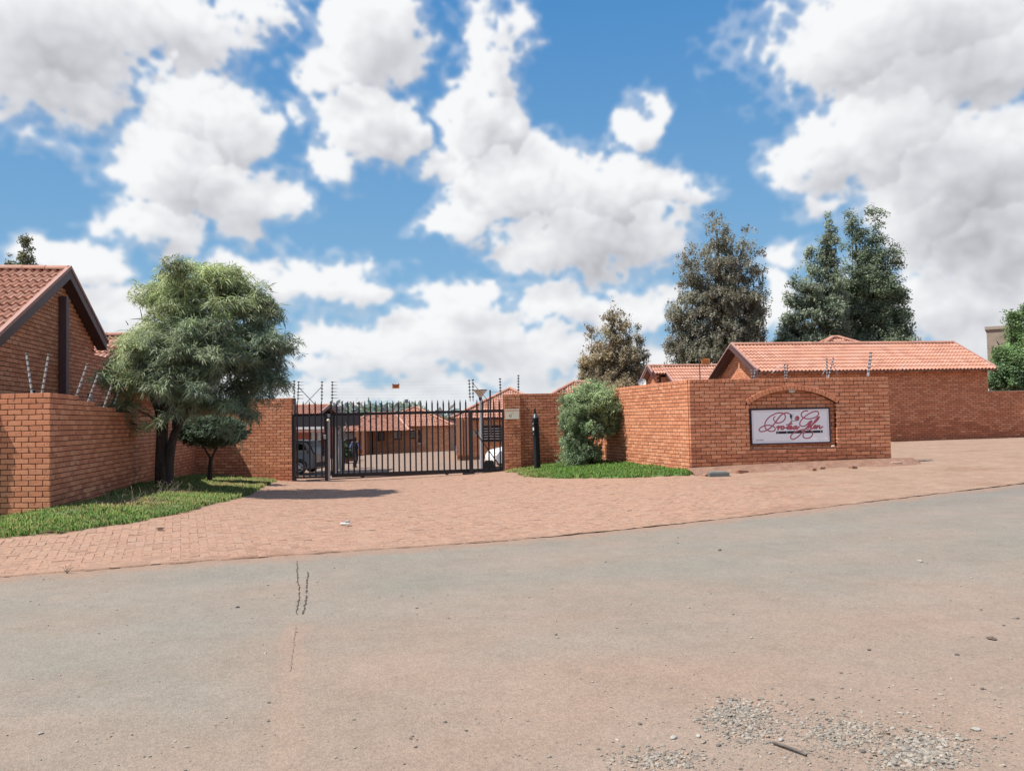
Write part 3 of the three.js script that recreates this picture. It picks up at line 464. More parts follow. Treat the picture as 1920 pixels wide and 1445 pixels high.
{ // sliding gate
  const d0 = 23.85, d1 = 24.1, p0 = at(622, 893, d0), p1 = at(944, 881, d1), t = thing('sliding_gate', 'wide black palisade sliding gate closed across the driveway', 'gate', [p0.x, 0, p0.z]);
  const P = (px, py) => { const k = (px - 622) / 322, d = mix(d0, d1, k), q = at(px, py, d); return q.sub(t.position); };
  for (let i = 0; i < 31; i++) { const px = 622.3 + i * 10.54, k = i / 30, a = P(px, mix(890, 879, k)), b = P(px, mix(752, 748, k)); if (i === 25) continue; const h = b.y - a.y; part(t, 'pale', pale(h).translate(a.x, a.y, a.z + .03), blackSteel); }
  const rail = (x0, y0, x1, y1, w, h, name = 'rail') => part(t, name, beam(P(x0, y0), P(x1, y1), w, h), blackSteel);
  rail(622, 777, 944, 770, .05, .075, 'top_rail'); rail(622, 891.5, 944, 880.5, .06, .11, 'bottom_rail');
  for (const px of [626, 943]) { const k = (px - 622) / 322, a = P(px, mix(893, 882, k)), b = P(px, mix(775, 769, k)); part(t, 'stile', beam(a, b, px < 700 ? .07 : .11, .06), blackSteel); }
  part(t, 'brace', beam(P(890, 808), P(940, 877), .03, .03), blackSteel);
  for (const px of [680, 838]) { const k = (px - 622) / 322, a = P(px, mix(891, 880, k) + 3); const w = new THREE.CylinderGeometry(.06, .06, .04, 14).rotateX(Math.PI / 2).translate(a.x, a.y, a.z + .02); part(t, 'wheel', w, blackSteel); }
}
{ const a = groundAt(553, 905), b = groundAt(940, 888); const R = lone('gate_rail', beam(V3(a.x, G(a.x, -23.9) + .035, -23.9), V3(b.x, G(b.x, -24.12) + .03, -24.12), .04, .03), std([.12, .08, .06], { metalness: .4, roughness: .6 }), 'worn steel ground rail lying under the sliding gate', 'rail'); }
{ const p = at(884, 888, 23.95), h = at(884, 769, 23.95).y - p.y, t = thing('gate_post', 'thick black steel guide post in front of the sliding gate', 'post', [p.x, p.y - .1, p.z]); part(t, 'post', box(.115, h + .1, .1, 0, (h + .1) / 2, .06, .008), blackSteel); part(t, 'foot_plate', box(.34, .03, .24, -.08, .11, .06), blackSteel); part(t, 'roller_arm', box(.12, .08, .1, 0, h + .02, -.02), blackSteel); }
{ const p = at(917, 884, 24.5), t = thing('gate_motor', 'squat black gate motor housing on the ground behind the gate', 'gate motor', [p.x, G(p.x, p.z), p.z]); const s = new THREE.Shape(); s.moveTo(-.15, 0); s.lineTo(.15, 0); s.lineTo(.13, .26); s.quadraticCurveTo(.12, .31, .06, .31); s.lineTo(-.06, .31); s.quadraticCurveTo(-.12, .31, -.13, .26); s.lineTo(-.15, 0); part(t, 'housing', new THREE.ExtrudeGeometry(s, { depth: .2, bevelEnabled: true, bevelSize: .012, bevelThickness: .012, bevelSegments: 2 }).translate(0, .03, -.1), std([.012, .012, .014], { roughness: .5 })); part(t, 'base', box(.36, .05, .3, 0, .02, 0), std([.3, .28, .26])); }
// electric fence posts: rod with rings of insulator
function fencePost(name, label, cat, a, b, n, { r = .013, mat = galv, group, prong = 0, from = .25, bands = 0, k2 = 2.6, ins = insulMat } = {}) {
  const t = thing(name, label, cat, a, 0, group), top = b.clone().sub(a); part(t, 'rod', bar(V3(), top, r, r * .9, 7), mat);
  for (let i = 0; i < n; i++) { const k = mix(from, .97, i / (n - 1)), p = top.clone().multiplyScalar(k); const q = new THREE.Quaternion().setFromUnitVectors(V3(0, 1, 0), top.clone().normalize()); part(t, 'insulator', new THREE.CylinderGeometry(r * k2, r * k2, r * 2.2 + bands, 8).applyQuaternion(q).translate(p.x, p.y, p.z), ins); if (prong) part(t, 'prong', bar(p, p.clone().add(V3(prong * (1 - .1 * (i % 3)), 0, 0)), .011, .008, 6), mat); }
  return t;
}
{ const d = 23.62, P = (x, y, dd = d) => at(x, y, dd);
  fencePost('fence_post', 'thin electric fence rod with insulators beside the left wall end, nearest the willow-leaved tree', 'electric fence post', P(550.5, 777), P(551.5, 713), 8, { from: .35 });
  fencePost('fence_post', 'electric fence rod with prongs pointing right, above the left end of the fixed palisade panel', 'electric fence post', P(558, 755), P(559.5, 715), 6, { prong: .17, from: .2 });
  const xb = fencePost('fence_post', 'electric fence rod with ring insulators at the right end of the fixed palisade panel', 'electric fence post', P(603, 755), P(603.5, 715), 6, { from: .2 });
  const t = thing('fence_brace', 'two crossed thin steel braces above the fixed palisade panel', 'brace', P(580, 757)); const L = (x, y) => P(x, y).sub(t.position); part(t, 'brace', bar(L(560, 726), L(590, 758), .012), galv); part(t, 'brace', bar(L(602.5, 725), L(571, 758), .012), galv);
  fencePost('fence_post', 'electric fence rod with prongs pointing right, above the closing end of the sliding gate', 'electric fence post', P(622.3, 754, 23.87), P(622.8, 715, 23.87), 6, { prong: .17, from: .2 });
  fencePost('fence_post', 'left one of two close electric fence rods above the thick black guide post', 'electric fence post', P(881.5, 752, 24), P(879.5, 712, 24), 6, { from: .2 });
  fencePost('fence_post', 'right one of two close electric fence rods above the thick black guide post', 'electric fence post', P(887, 752, 24.02), P(886.5, 711, 24.02), 6, { from: .2 });
  const t2 = thing('fence_stay', 'slanting thin steel stay running down right past the lamp head', 'brace', P(887, 719, 24.02)); part(t2, 'stay', bar(V3(), P(916, 752, 24.3).sub(t2.position), .01), galv);
  fencePost('fence_post', 'electric fence rod rising at the left edge of the right gate pillar', 'electric fence post', P(938.5, 745, 24.06), P(937.5, 709, 24.06), 6, { from: .2 });
  fencePost('fence_post', 'electric fence rod on top of the right gate pillar', 'electric fence post', P(972, 738, 24.2), P(972, 703, 24.2), 6, { from: .2 });
  for (let i = 0; i < 6; i++) { const a = P(622.5, 746 - i * 6, 23.87), b = P(879.8, 744 - i * 6, 24); const mid = a.clone().lerp(b, .5).add(V3(0, -.02, 0)); const w = lone('fence_wire', new THREE.TubeGeometry(new THREE.CatmullRomCurve3([a, mid, b]), 12, .0009, 4), wireMat, 'hair-thin electric fence wire strung high across the sliding gate opening', 'wire', 'fence wires above the gate'); }
  // orange notice hanging on the wires
  const s0 = P(742, 724, 23.98), s = thing('warning_plate', 'small orange warning plate hanging in the air above the sliding gate', 'sign', s0, 0);
  part(s, 'plate', box(.205, .125, .006), std([.62, .22, .07])); for (const [x, y, w, h] of [[0, .033, .15, .02], [-.01, 0, .16, .014], [0, -.026, .13, .014]]) part(s, 'print', box(w, h, .002, x, y, .0042), std([.16, .05, .02])); for (const x of [-.085, .085]) part(s, 'clip', box(.028, .03, .012, x, .058, 0), insulMat);
}
{ // pale sign on the pillar
  const a = at(960, 776, 23.97), w = .42, h = .30, cv = document.createElement('canvas'); cv.width = 256; cv.height = 180; const c = cv.getContext('2d'); c.fillStyle = '#cfc8b4'; c.fillRect(0, 0, 256, 180); c.fillStyle = '#b5564a'; c.font = 'bold 46px sans-serif'; c.textAlign = 'center'; c.fillText('WARNING', 128, 48); c.fillStyle = '#8a8578'; for (const [x, y, l] of [[110, 66, 40], [96, 84, 70]]) c.fillRect(x, y, l, 5); c.strokeStyle = '#4d4a48'; c.lineWidth = 7; c.beginPath(); c.arc(98, 124, 20, Math.PI * .8, Math.PI * 2.0); c.stroke(); c.fillStyle = '#4d4a48'; c.fillRect(84, 128, 42, 12);
  const tx = new THREE.CanvasTexture(cv); tx.colorSpace = THREE.SRGBColorSpace; const s = thing('warning_sign', 'pale rectangular warning sign fixed to the right gate pillar', 'sign', a, 0); part(s, 'board', box(w, h, .012), std([.6, .56, .46])); part(s, 'print', new THREE.PlaneGeometry(w - .006, h - .006).translate(0, 0, .008), std([1, 1, 1], { map: tx, roughness: .6 }));
}
{ // leaning black steel column
  const b = onGround(at(1008, 886, 22.6).x, 22.6, -.05), top = at(1004, 783, 22.6), t = thing('intercom_post', 'leaning black square steel intercom column standing in the grass by the gate', 'intercom post', b), v = top.clone().sub(b), q = new THREE.Quaternion().setFromUnitVectors(V3(0, 1, 0), v.clone().normalize()).multiply(new THREE.Quaternion().setFromAxisAngle(V3(0, 1, 0), .5)), L = v.length();
  const at2 = (g) => g.applyQuaternion(q); const m = std([.02, .022, .03], { roughness: .35, metalness: .4 });
  part(t, 'column', at2(box(.13, L, .13, 0, L / 2, 0, .008)), m); part(t, 'cap', at2(new THREE.CylinderGeometry(.025, .092, .13, 4).rotateY(Math.PI / 4).translate(0, L + .064, 0)), std([.08, .09, .1], { roughness: .4, metalness: .5 })); part(t, 'spike', at2(box(.04, .17, .04, -.01, L + .16, 0)), m);
  part(t, 'panel', at2(box(.03, .44, .12, -.075, L - .27, .01, .006)), m); part(t, 'sticker', at2(box(.004, .085, .07, -.092, L - .30, .02)), std([.6, .6, .62])); part(t, 'button', at2(new THREE.CylinderGeometry(.022, .022, .012, 10).rotateZ(Math.PI / 2).translate(-.094, L - .44, .015)), galv); part(t, 'speaker', at2(new THREE.CylinderGeometry(.03, .03, .012, 12).rotateZ(Math.PI / 2).translate(-.094, L - .16, .015)), galv);
}
// ---------------------------------------------------------------- the name board in the recess, the arch lamp, fence stakes on the sign wall
{
  const { F, deep } = SW, w = 1.86, h = .79, uc = 2.325, yc = 1.295; const pos = V3(uc, yc, -deep + .03).applyMatrix4(F); const t = thing('name_board', 'white name board with red script lettering in a dark frame, set in the arched recess', 'sign', pos); t.quaternion.setFromRotationMatrix(F); t.rotateZ(.004); t.updateMatrixWorld(true);
  const cv = document.createElement('canvas'); cv.width = 2048; cv.height = 870; const c = cv.getContext('2d'); c.fillStyle = '#efecf0'; c.fillRect(0, 0, 2048, 870); 
  // drawing space: the board as seen in the photograph, 0..1920 wide crop units
  const K = 2048 / 1640, X = (x, y) => (x - 70 - (y - 185) * .045) * K, Y = (x, y) => (y - 190 + (x - 70) * .0215) * K * .948;
  c.lineCap = 'round'; c.lineJoin = 'round';
  const path = (pts, wd, col) => { c.beginPath(); pts.forEach((p, i) => i === 0 ? c.moveTo(X(p[0], p[1]), Y(p[0], p[1])) : c.bezierCurveTo(X(p[0], p[1]), Y(p[0], p[1]), X(p[2], p[3]), Y(p[2], p[3]), X(p[4], p[5]), Y(p[4], p[5]))); c.lineWidth = wd * K; c.strokeStyle = col; c.stroke(); };
  // thin border, broken where the big initial crosses it
  c.strokeStyle = '#77756f'; c.lineWidth = 5; c.strokeRect(38, 44, 1972, 782); c.fillStyle = '#efecf0'; c.fillRect(1290, 30, 260, 28);
  // dark bar with six white letters
  const bx = X(600, 680), by = Y(600, 655); c.fillStyle = '#0d1424'; c.beginPath(); c.rect(bx, by, 990 * K, 54 * K); c.fill();
  c.fillStyle = '#e6e6ea'; c.font = 'bold 54px serif'; c.textAlign = 'center'; 'ESTATE'.split('').forEach((ch, i) => c.fillText(ch, bx + (45 + i * 181) * K, by + 53));
  const red = '#b4505f', dk = '#7f5a63';
  const strokes = [
    [[[600, 470], [690, 480, 800, 430, 790, 320], [780, 235, 640, 225, 540, 285], [400, 350, 340, 470, 365, 560], [385, 640, 500, 680, 560, 640], [610, 600, 560, 520, 440, 520], [320, 520, 220, 590, 245, 640], [275, 680, 380, 650, 430, 610]], 15], 
    [[[430, 612], [520, 560, 590, 440, 650, 360], [690, 300, 730, 270, 770, 255], [810, 240, 850, 250, 870, 265]], 17],
    [[[575, 330], [530, 350, 530, 410, 575, 435], [590, 440, 600, 440, 610, 435]], 12],
    [[[615, 570], [640, 540, 650, 535, 660, 560], [655, 590, 640, 615, 640, 615]], 24], [[[645, 600], [665, 560, 690, 540, 715, 545]], 22],
    [[[745, 545], [700, 560, 690, 610, 725, 612], [765, 610, 780, 550, 745, 545]], 22], [[[765, 575], [790, 590, 815, 575, 842, 548]], 16],
    [[[922, 440], [885, 500, 845, 560, 832, 592], [832, 615, 862, 605, 885, 582]], 22], [[[818, 512], [850, 503, 905, 498, 935, 492]], 14],
    [[[885, 580], [930, 575, 940, 545, 915, 540], [880, 545, 865, 600, 895, 610], [925, 610, 940, 590, 955, 575]], 20],
    [[[1030, 545], [980, 535, 945, 590, 970, 608], [1000, 610, 1025, 570, 1035, 548], [1020, 580, 1010, 610, 1035, 605], [1055, 595, 1070, 575, 1085, 555]], 22],
    [[[1265, 205], [1180, 190, 1120, 240, 1130, 300], [1140, 360, 1220, 385, 1310, 380], [1420, 370, 1520, 310, 1495, 240], [1470, 195, 1370, 220, 1290, 270], [1180, 340, 1080, 440, 1100, 510], [1130, 570, 1210, 555, 1270, 490], [1310, 445, 1340, 420, 1360, 425], [1330, 440, 1280, 530, 1230, 590], [1140, 690, 1050, 830, 950, 830], [890, 825, 890, 750, 960, 700], [1030, 650, 1150, 605, 1260, 612], [1370, 630, 1410, 720, 1330, 790], [1270, 830, 1180, 820, 1170, 760], [1165, 715, 1190, 690, 1215, 670]], 15],
    [[[1270, 490], [1300, 440, 1345, 420, 1352, 445], [1340, 480, 1300, 540, 1270, 580]], 18],
    [[[1290, 575], [1380, 500, 1500, 400, 1510, 345], [1490, 330, 1440, 400, 1400, 460], [1350, 530, 1320, 580, 1335, 600], [1350, 605, 1380, 590, 1400, 570]], 21],
    [[[1400, 570], [1440, 560, 1455, 530, 1430, 525], [1395, 535, 1385, 590, 1415, 597], [1445, 595, 1460, 570, 1475, 550]], 20],
    [[[1475, 530], [1475, 560, 1460, 595, 1460, 595], [1480, 550, 1510, 525, 1525, 535], [1525, 560, 1510, 590, 1525, 595], [1550, 590, 1570, 570, 1585, 555]], 20],
  ];
  for (const [p, wd] of strokes) path(p, wd * 1.25 + 7, dk); for (const [p, wd] of strokes) path(p, wd * 1.25, red);
  // the flower emblem
  const oval = (x, y, rx, ry, a, col) => { c.save(); c.translate(X(x, y), Y(x, y)); c.rotate(a); c.beginPath(); c.ellipse(0, 0, rx * K, ry * K, 0, 0, 7); c.fillStyle = col; c.fill(); c.restore(); };
  oval(910, 325, 24, 58, -.15, '#2a2730'); oval(945, 320, 14, 55, .35, '#8a8588'); oval(950, 318, 9, 45, .3, '#d9d6db'); oval(1040, 370, 48, 55, .3, '#a8525c'); oval(1020, 372, 14, 44, .9, '#c98088'); oval(1050, 345, 12, 30, .1, '#8d3f4b');
  path([[900, 350], [910, 410, 950, 440, 1010, 425], [1050, 415, 1080, 390, 1085, 360]], 11, '#5c5258'); path([[985, 400], [990, 350, 1010, 330, 1050, 320]], 6, '#8a6a70');
  c.fillStyle = '#4b4a4c'; c.font = 'italic bold 52px sans-serif'; c.textAlign = 'left'; c.fillText('erf 5525', 92, 800);
  const tx = new THREE.CanvasTexture(cv); tx.colorSpace = THREE.SRGBColorSpace; tx.anisotropy = 8;
  part(t, 'board', box(w - .05, h - .05, .02, 0, 0, 0), std([.8, .79, .81], { roughness: .5 })); part(t, 'lettering', new THREE.PlaneGeometry(w - .052, h - .052).translate(0, 0, .0125), std([1, 1, 1], { map: tx, roughness: .5 }));
  const fm = std([.03, .018, .04], { roughness: .4 }); for (const s of [-1, 1]) { part(t, 'frame_rail', box(w, .03, .045, 0, s * (h / 2 - .013), .004, .004), fm); part(t, 'frame_stile', box(.03, h - .056, .045, s * (w / 2 - .013), 0, .004, .004), fm); }
}
{ const p = V3(2.36, 2.07, -.03).applyMatrix4(SW.F), t = thing('bulkhead_lamp', 'small unlit bulkhead lamp under the crown of the brick arch', 'lamp', p); t.quaternion.setFromRotationMatrix(SW.F); t.updateMatrixWorld(true); part(t, 'base', box(.16, .022, .09, 0, .012, 0, .006), std([.3, .3, .3])); part(t, 'lens', new THREE.SphereGeometry(.06, 14, 8, 0, 6.283, Math.PI / 2, Math.PI / 2).scale(1.2, .6, .7), std([.62, .6, .52], { roughness: .25 })); }
{ const p = V3(3.30, .82, -.05).applyMatrix4(SW.F); lone('stone', new THREE.IcosahedronGeometry(.045, 1).scale(1.2, .7, .8).translate(p.x, p.y, p.z), std([.5, .36, .27]), 'pale pebble lying in the lower right corner of the sign recess', 'stone'); }
{
  const g = 'light fence stakes behind the sign wall', pts = [
    [[1411, 712], [1408.5, 690], 18.7, 'short light grey fence stake nearest the gable, left of its twin, on the sign wall', 4],
    [[1414, 712], [1417, 690], 18.75, 'short fence stake leaning right, close beside the stake nearest the gable', 4],
    [[1473, 711], [1471.5, 683], 18.8, 'left fence stake of the pair above the left end of the brick arch', 5],
    [[1476, 711], [1477, 684], 18.85, 'right fence stake of the pair above the left end of the brick arch', 5],
    [[1551.5, 708], [1550.5, 672], 18.9, 'upright fence stake above the right shoulder of the brick arch', 6],
    [[1554, 708], [1563, 671], 18.95, 'fence stake leaning right, standing foot to foot with the upright one above the arch', 6],
    [[1627, 705], [1632, 660], 18.95, 'darker of two tall fence stakes above the right part of the sign wall', 6],
    [[1629.5, 705], [1635, 660], 19.05, 'paler of two tall fence stakes above the right part of the sign wall', 6]];
  for (const [a, b, d, l, n] of pts) fencePost('fence_stake', l, 'fence stake', at(...a, d), at(...b, d), n, { r: .013, mat: greyPaint, from: .2, k2: 1.45, ins: ringMat });
  for (const [a, b, d, l] of [[[1548, 692], [1543, 702], 19.2, 'thin grey stay left of the leaning stake over the arch'], [[1563, 683], [1572, 704], 19.2, 'thin grey stay sloping down right of the leaning stake over the arch'], [[1448, 699], [1467, 683], 19.2, 'thin stay sloping from the tile edge towards the stake pair at the arch left'], [[1686, 694], [1703, 676], 30.2, 'thin cable stay lying across the tiles of the long building']]) lone('fence_stay', bar(at(...a, d), at(...b, d), .008), galv, l, 'brace');
  const d = 18.5, t = thing('warning_plate', 'orange warning plate on a thin dark pole behind the corner of the sign wall', 'sign', at(1313, 712, d)); const L = (x, y) => at(x, y, d).sub(t.position); part(t, 'pole', bar(L(1313, 715), L(1311.5, 667), .012, .01), std([.05, .04, .04])); const c = L(1323, 677.5); part(t, 'plate', box(.195, .135, .008, c.x, c.y, c.z), std([.55, .2, .06])); for (const y of [.03, -.005, -.035]) part(t, 'print', box(.14, .013, .003, c.x, c.y + y, c.z + .006), std([.3, .1, .03])); part(t, 'clip', box(.05, .03, .014, c.x - .08, c.y + .07, c.z), std([.1, .05, .03]));
}
{ // stakes on the left corner wall
  const mat = std([.50, .48, .46], { roughness: .7 }), top = (px, py, d) => at(px, py, d);
  const pts = [[[59.5, 738], [48.5, 662], 12.62, 12.7, 'pale fence stake leaning left, leftmost on the left corner wall', 7], [[77.5, 738], [90.5, 664], 12.62, 12.6, 'pale fence stake leaning right, close to the brick corner of the left wall', 7], [[141, 745], [163, 682], 14.0, 14.0, 'pale fence stake leaning right on the side wall, just right of the dark gable post', 6], [[164.5, 751], [184, 699], 14.5, 14.5, 'pale fence stake leaning right, between the dark gable post and the tree leaves', 6], [[193.5, 763], [209, 722], 15.3, 15.3, 'brownish fence stake leaning right, half hidden beside the leaves', 5], [[213.5, 755], [227, 720], 16.2, 16.2, 'fence stake in front of the second roof eave, partly hidden by leaves', 5]];
  for (const [a, b, d0, d1, l, n] of pts) fencePost('fence_stake', l, 'fence stake', at(a[0], a[1] + 2, d0), at(b[0], b[1], d1), n, { r: .016, mat, from: .14, k2: 1.3, bands: -.012, ins: ringMat });
}
// ---------------------------------------------------------------- houses
// a gabled house in its own frame: x along the ridge, z towards the viewer, y up; origin on the ground under the ridge's left or right end
function slopeFrame(x0, y, z, run, rise, back = false) {   // eave point to ridge; back turns it round
  const L = Math.hypot(run, rise), up = V3(0, rise / L, -run / L); const x = V3(1, 0, 0), m = new THREE.Matrix4().makeBasis(x, up, x.clone().cross(up)).setPosition(x0, y, z);
  return m;
}
function gableRoof(t, o) {                                // x0..x1, zf front eave, zb back eave, yr ridge, pitch (rise per metre), tiles: number kept as parts
  const { x0, x1, zf, zb, yr, p, most = 300, far = false, seed = 1, barges = 'lr', rafters = 0, th = .05, bargeH = .2, old = false } = o, L = x1 - x0;
  const yf = yr - zf * p, yb = yr + zb * p, run = zf, up = Math.hypot(run, run * p);
  const slab = (z, y) => { const g = new THREE.BufferGeometry(); return g; };
  const sh = new THREE.Shape([[zf, yf], [0, yr], [zb, yb], [zb, yb - th], [0, yr - th * 1.2], [zf, yf - th]].map(v => new THREE.Vector2(-v[0], v[1])));
  const body = new THREE.ExtrudeGeometry(sh, { depth: L - .02, bevelEnabled: false }).rotateY(Math.PI / 2).translate(x0 + .01, -.012, 0);
  const roof = part(t, 'roof', body, std([.30, .15, .11]));
  const list = []; tileSlope(list, slopeFrame(x0, yf, zf, run, run * p).multiply(new THREE.Matrix4().makeTranslation(0, -.05, .012)), L, up + .02, null, seed);
  emitTiles(t, roof, list, most, far, old);
  { const F = slopeFrame(0, 0, 0, -zb, -zb * p), q = new THREE.Matrix4().makeRotationY(Math.PI).setPosition(x1, yb, zb); const l2 = []; const b = new THREE.Matrix4().multiplyMatrices(q, slopeFrame(0, 0, 0, -zb, -zb * p)).multiply(new THREE.Matrix4().makeTranslation(0, -.05, .012)); if (!o.noBack) { tileSlope(l2, b, L, Math.hypot(zb, zb * p), null, seed + 9); l2.forEach(i => { i.m = M4(i.p, i.q, V3(1, i.sy, 1)); }); const m = part(roof, 'roof_tiles', bake(l2, i => TILES_FAR[i.k % 8]), tileMat); m.userData.kind = 'stuff'; } }
  const caps = ridgeCaps(V3(x0, yr + .015, 0), V3(x1, yr + .015, 0), .12, .42, seed); if (most) caps.forEach(g => part(roof, 'ridge_tile', g, tileMat)); else part(roof, 'ridge_tile', caps, tileMat);
  for (const s of barges) { const x = s === 'l' ? x0 - .02 : x1 + .02; for (const [z, y] of [[zf, yf], [zb, yb]]) { part(t, 'bargeboard', bargeGeo(x, V3(0, yr, 0), V3(0, y, z), bargeH), bargeMat); part(t, 'verge_tile', bargeGeo(x, V3(0, yr + .075, 0), V3(0, y + .075, z), .07, .075), bargeTopMat); } }
  for (let i = 0; i < rafters; i++) part(t, 'rafter_end', box(.05, .11, .3, mix(x0 + .35, x1 - .35, i / (rafters - 1)), yf - .1 + .15 * p, zf - .2), timberMat);
  if (rafters) part(t, 'fascia', box(L - .3, .05, .03, (x0 + x1) / 2, yf - .03 + .06 * p, zf - .1), timberMat);
  return { yf, yb, roof };
}
function bargeGeo(x, a, b, h, w = .04) { const s = new THREE.Shape([[-a.z, a.y], [-b.z, b.y], [-b.z, b.y - h], [-a.z, a.y - h]].map(v => new THREE.Vector2(...v))); return new THREE.ExtrudeGeometry(s, { depth: w, bevelEnabled: false }).rotateY(Math.PI / 2).translate(x - w / 2, .04, 0); }
const gableSpan = (zf, zb, yr, p, off = .12) => (z) => yr - Math.abs(z) * p - off;

{ // house at the left edge: gable turned to the driveway
  const apex = at(130, 508, 17), yr = apex.y, t = thing('brick_house', 'face brick house at the left edge, its dark-edged gable facing the driveway', 'house', [apex.x - .2, G(apex.x, apex.z), apex.z + .035], 10 * rad), g0 = t.position.y;
  const p = .52, zf = 4.6, zb = -2.45, ridge = yr - g0;
  gableRoof(t, { x0: -6.3, x1: .18, zf, zb, yr: ridge, p, barges: 'r', seed: 21, bargeH: .2, most: 300, old: true });
  // gable wall at x = 0, facing +x
  const core = new THREE.Shape([[-3.4, -.3], [3.95, -.3], [3.95, ridge - 2.5 * p - .25], [2.25, ridge - 2.5 * p - .25], [2.25, ridge - 2.25 * p - .1], [0, ridge - .1], [-3.4, ridge - 3.4 * p - .1]].map(v => new THREE.Vector2(...v)));
  part(t, 'wall', merge([new THREE.ExtrudeGeometry(core, { depth: .22, bevelEnabled: false }).rotateY(Math.PI / 2).translate(-.22 - CORE, 0, 0), box(6, 3.3, .2, -3.2, 1.2, 3.3), box(.22, 3.0, 4.0, -.12, 1.1, 1.2).translate(-.3, 0, 0)]), mortarMat);
  const F = new THREE.Matrix4().makeBasis(V3(0, 0, -1), V3(0, 1, 0), V3(1, 0, 0)).setPosition(0, 0, 3.4), list = [];
  brickFace(list, F, 7.35, -.2, 62, { seed: 31, spans: (a, b) => { if (b < ridge - 2.5 * p - .25) return [[0, 7.35]]; const top = ridge - .12; const lim = (y) => (top - y) / p; const w = lim(b); if (w <= 0) return []; return [[Math.max(0, 3.4 - w), Math.min(5.65, 3.4 + w)]]; } });
  emitBricks(t, t, list, 300, { hide: (x, y) => y > 745 || (x > 225) });
  part(t, 'post', box(.15, ridge - .5, .17, .075, (ridge - .55) / 2, -.06, .01), bargeMat);
  part(t, 'soffit', box(.18, .02, 4.4, .08, 0, 0).rotateX(Math.atan(p)).translate(0, ridge - 2.1 * p - .13, 2.05).rotateX(0), bargeMat); part(t, 'soffit', box(.18, .02, 2.7, .08, 0, 0).rotateX(-Math.atan(p)).translate(0, ridge - 1.3 * p - .13, -1.3), bargeMat);
  part(t, 'vent', box(.02, .07, .2, .004, at(64, 738, 15.9).y - g0 + .02, 1.35), std([.05, .03, .03])); part(t, 'vent', box(.02, .07, .2, .004, at(64, 738, 15.9).y - g0 + .02, .45), std([.05, .03, .03])); part(t, 'vent', box(.02, .07, .2, .004, at(145, 742, 17.5).y - g0 + .02, -.75), std([.05, .03, .03])); part(t, 'window', box(.03, .42, .3, .006, at(188, 755, 18.9).y - g0, -1.95), std([.06, .045, .05], { roughness: .3 }));
}
{ // second roof behind the tree on the left
  const r0 = at(196, 630, 24.2), t = thing('brick_house', 'second tiled house behind the willow-leaved tree, right of the left gable', 'house', [r0.x, G(r0.x, r0.z), r0.z], 10 * rad), g0 = t.position.y, ridge = r0.y - g0;
  gableRoof(t, { x0: -1.2, x1: 2.15, zf: 3.15, zb: -3, yr: ridge, p: .555, barges: '', seed: 23, most: 140, rafters: 4 });
  const yf = ridge - 3.15 * .555; part(t, 'wall', box(3.1, yf + .3, .22, .4, (yf - .3) / 2 + .05, 2.6), mortarMat); const list = []; brickFace(list, new THREE.Matrix4().makeTranslation(-1.1, 0, 2.72), 3.1, -.2, Math.floor((yf + .25) / COURSE), { seed: 33 }); emitBricks(t, t, list, 60, { hide: (x, y) => y > 770 });
  const cs = new THREE.Shape([[-2.6, -.3], [2.9, -.3], [2.9, yf + .1], [0, ridge - .1], [-2.6, yf + .2]].map(v => new THREE.Vector2(...v))); part(t, 'gable', new THREE.ExtrudeGeometry(cs, { depth: .2, bevelEnabled: false }).rotateY(Math.PI / 2).translate(1.8, 0, 0), mortarMat);
}
const LB = { turn: 7 * rad };
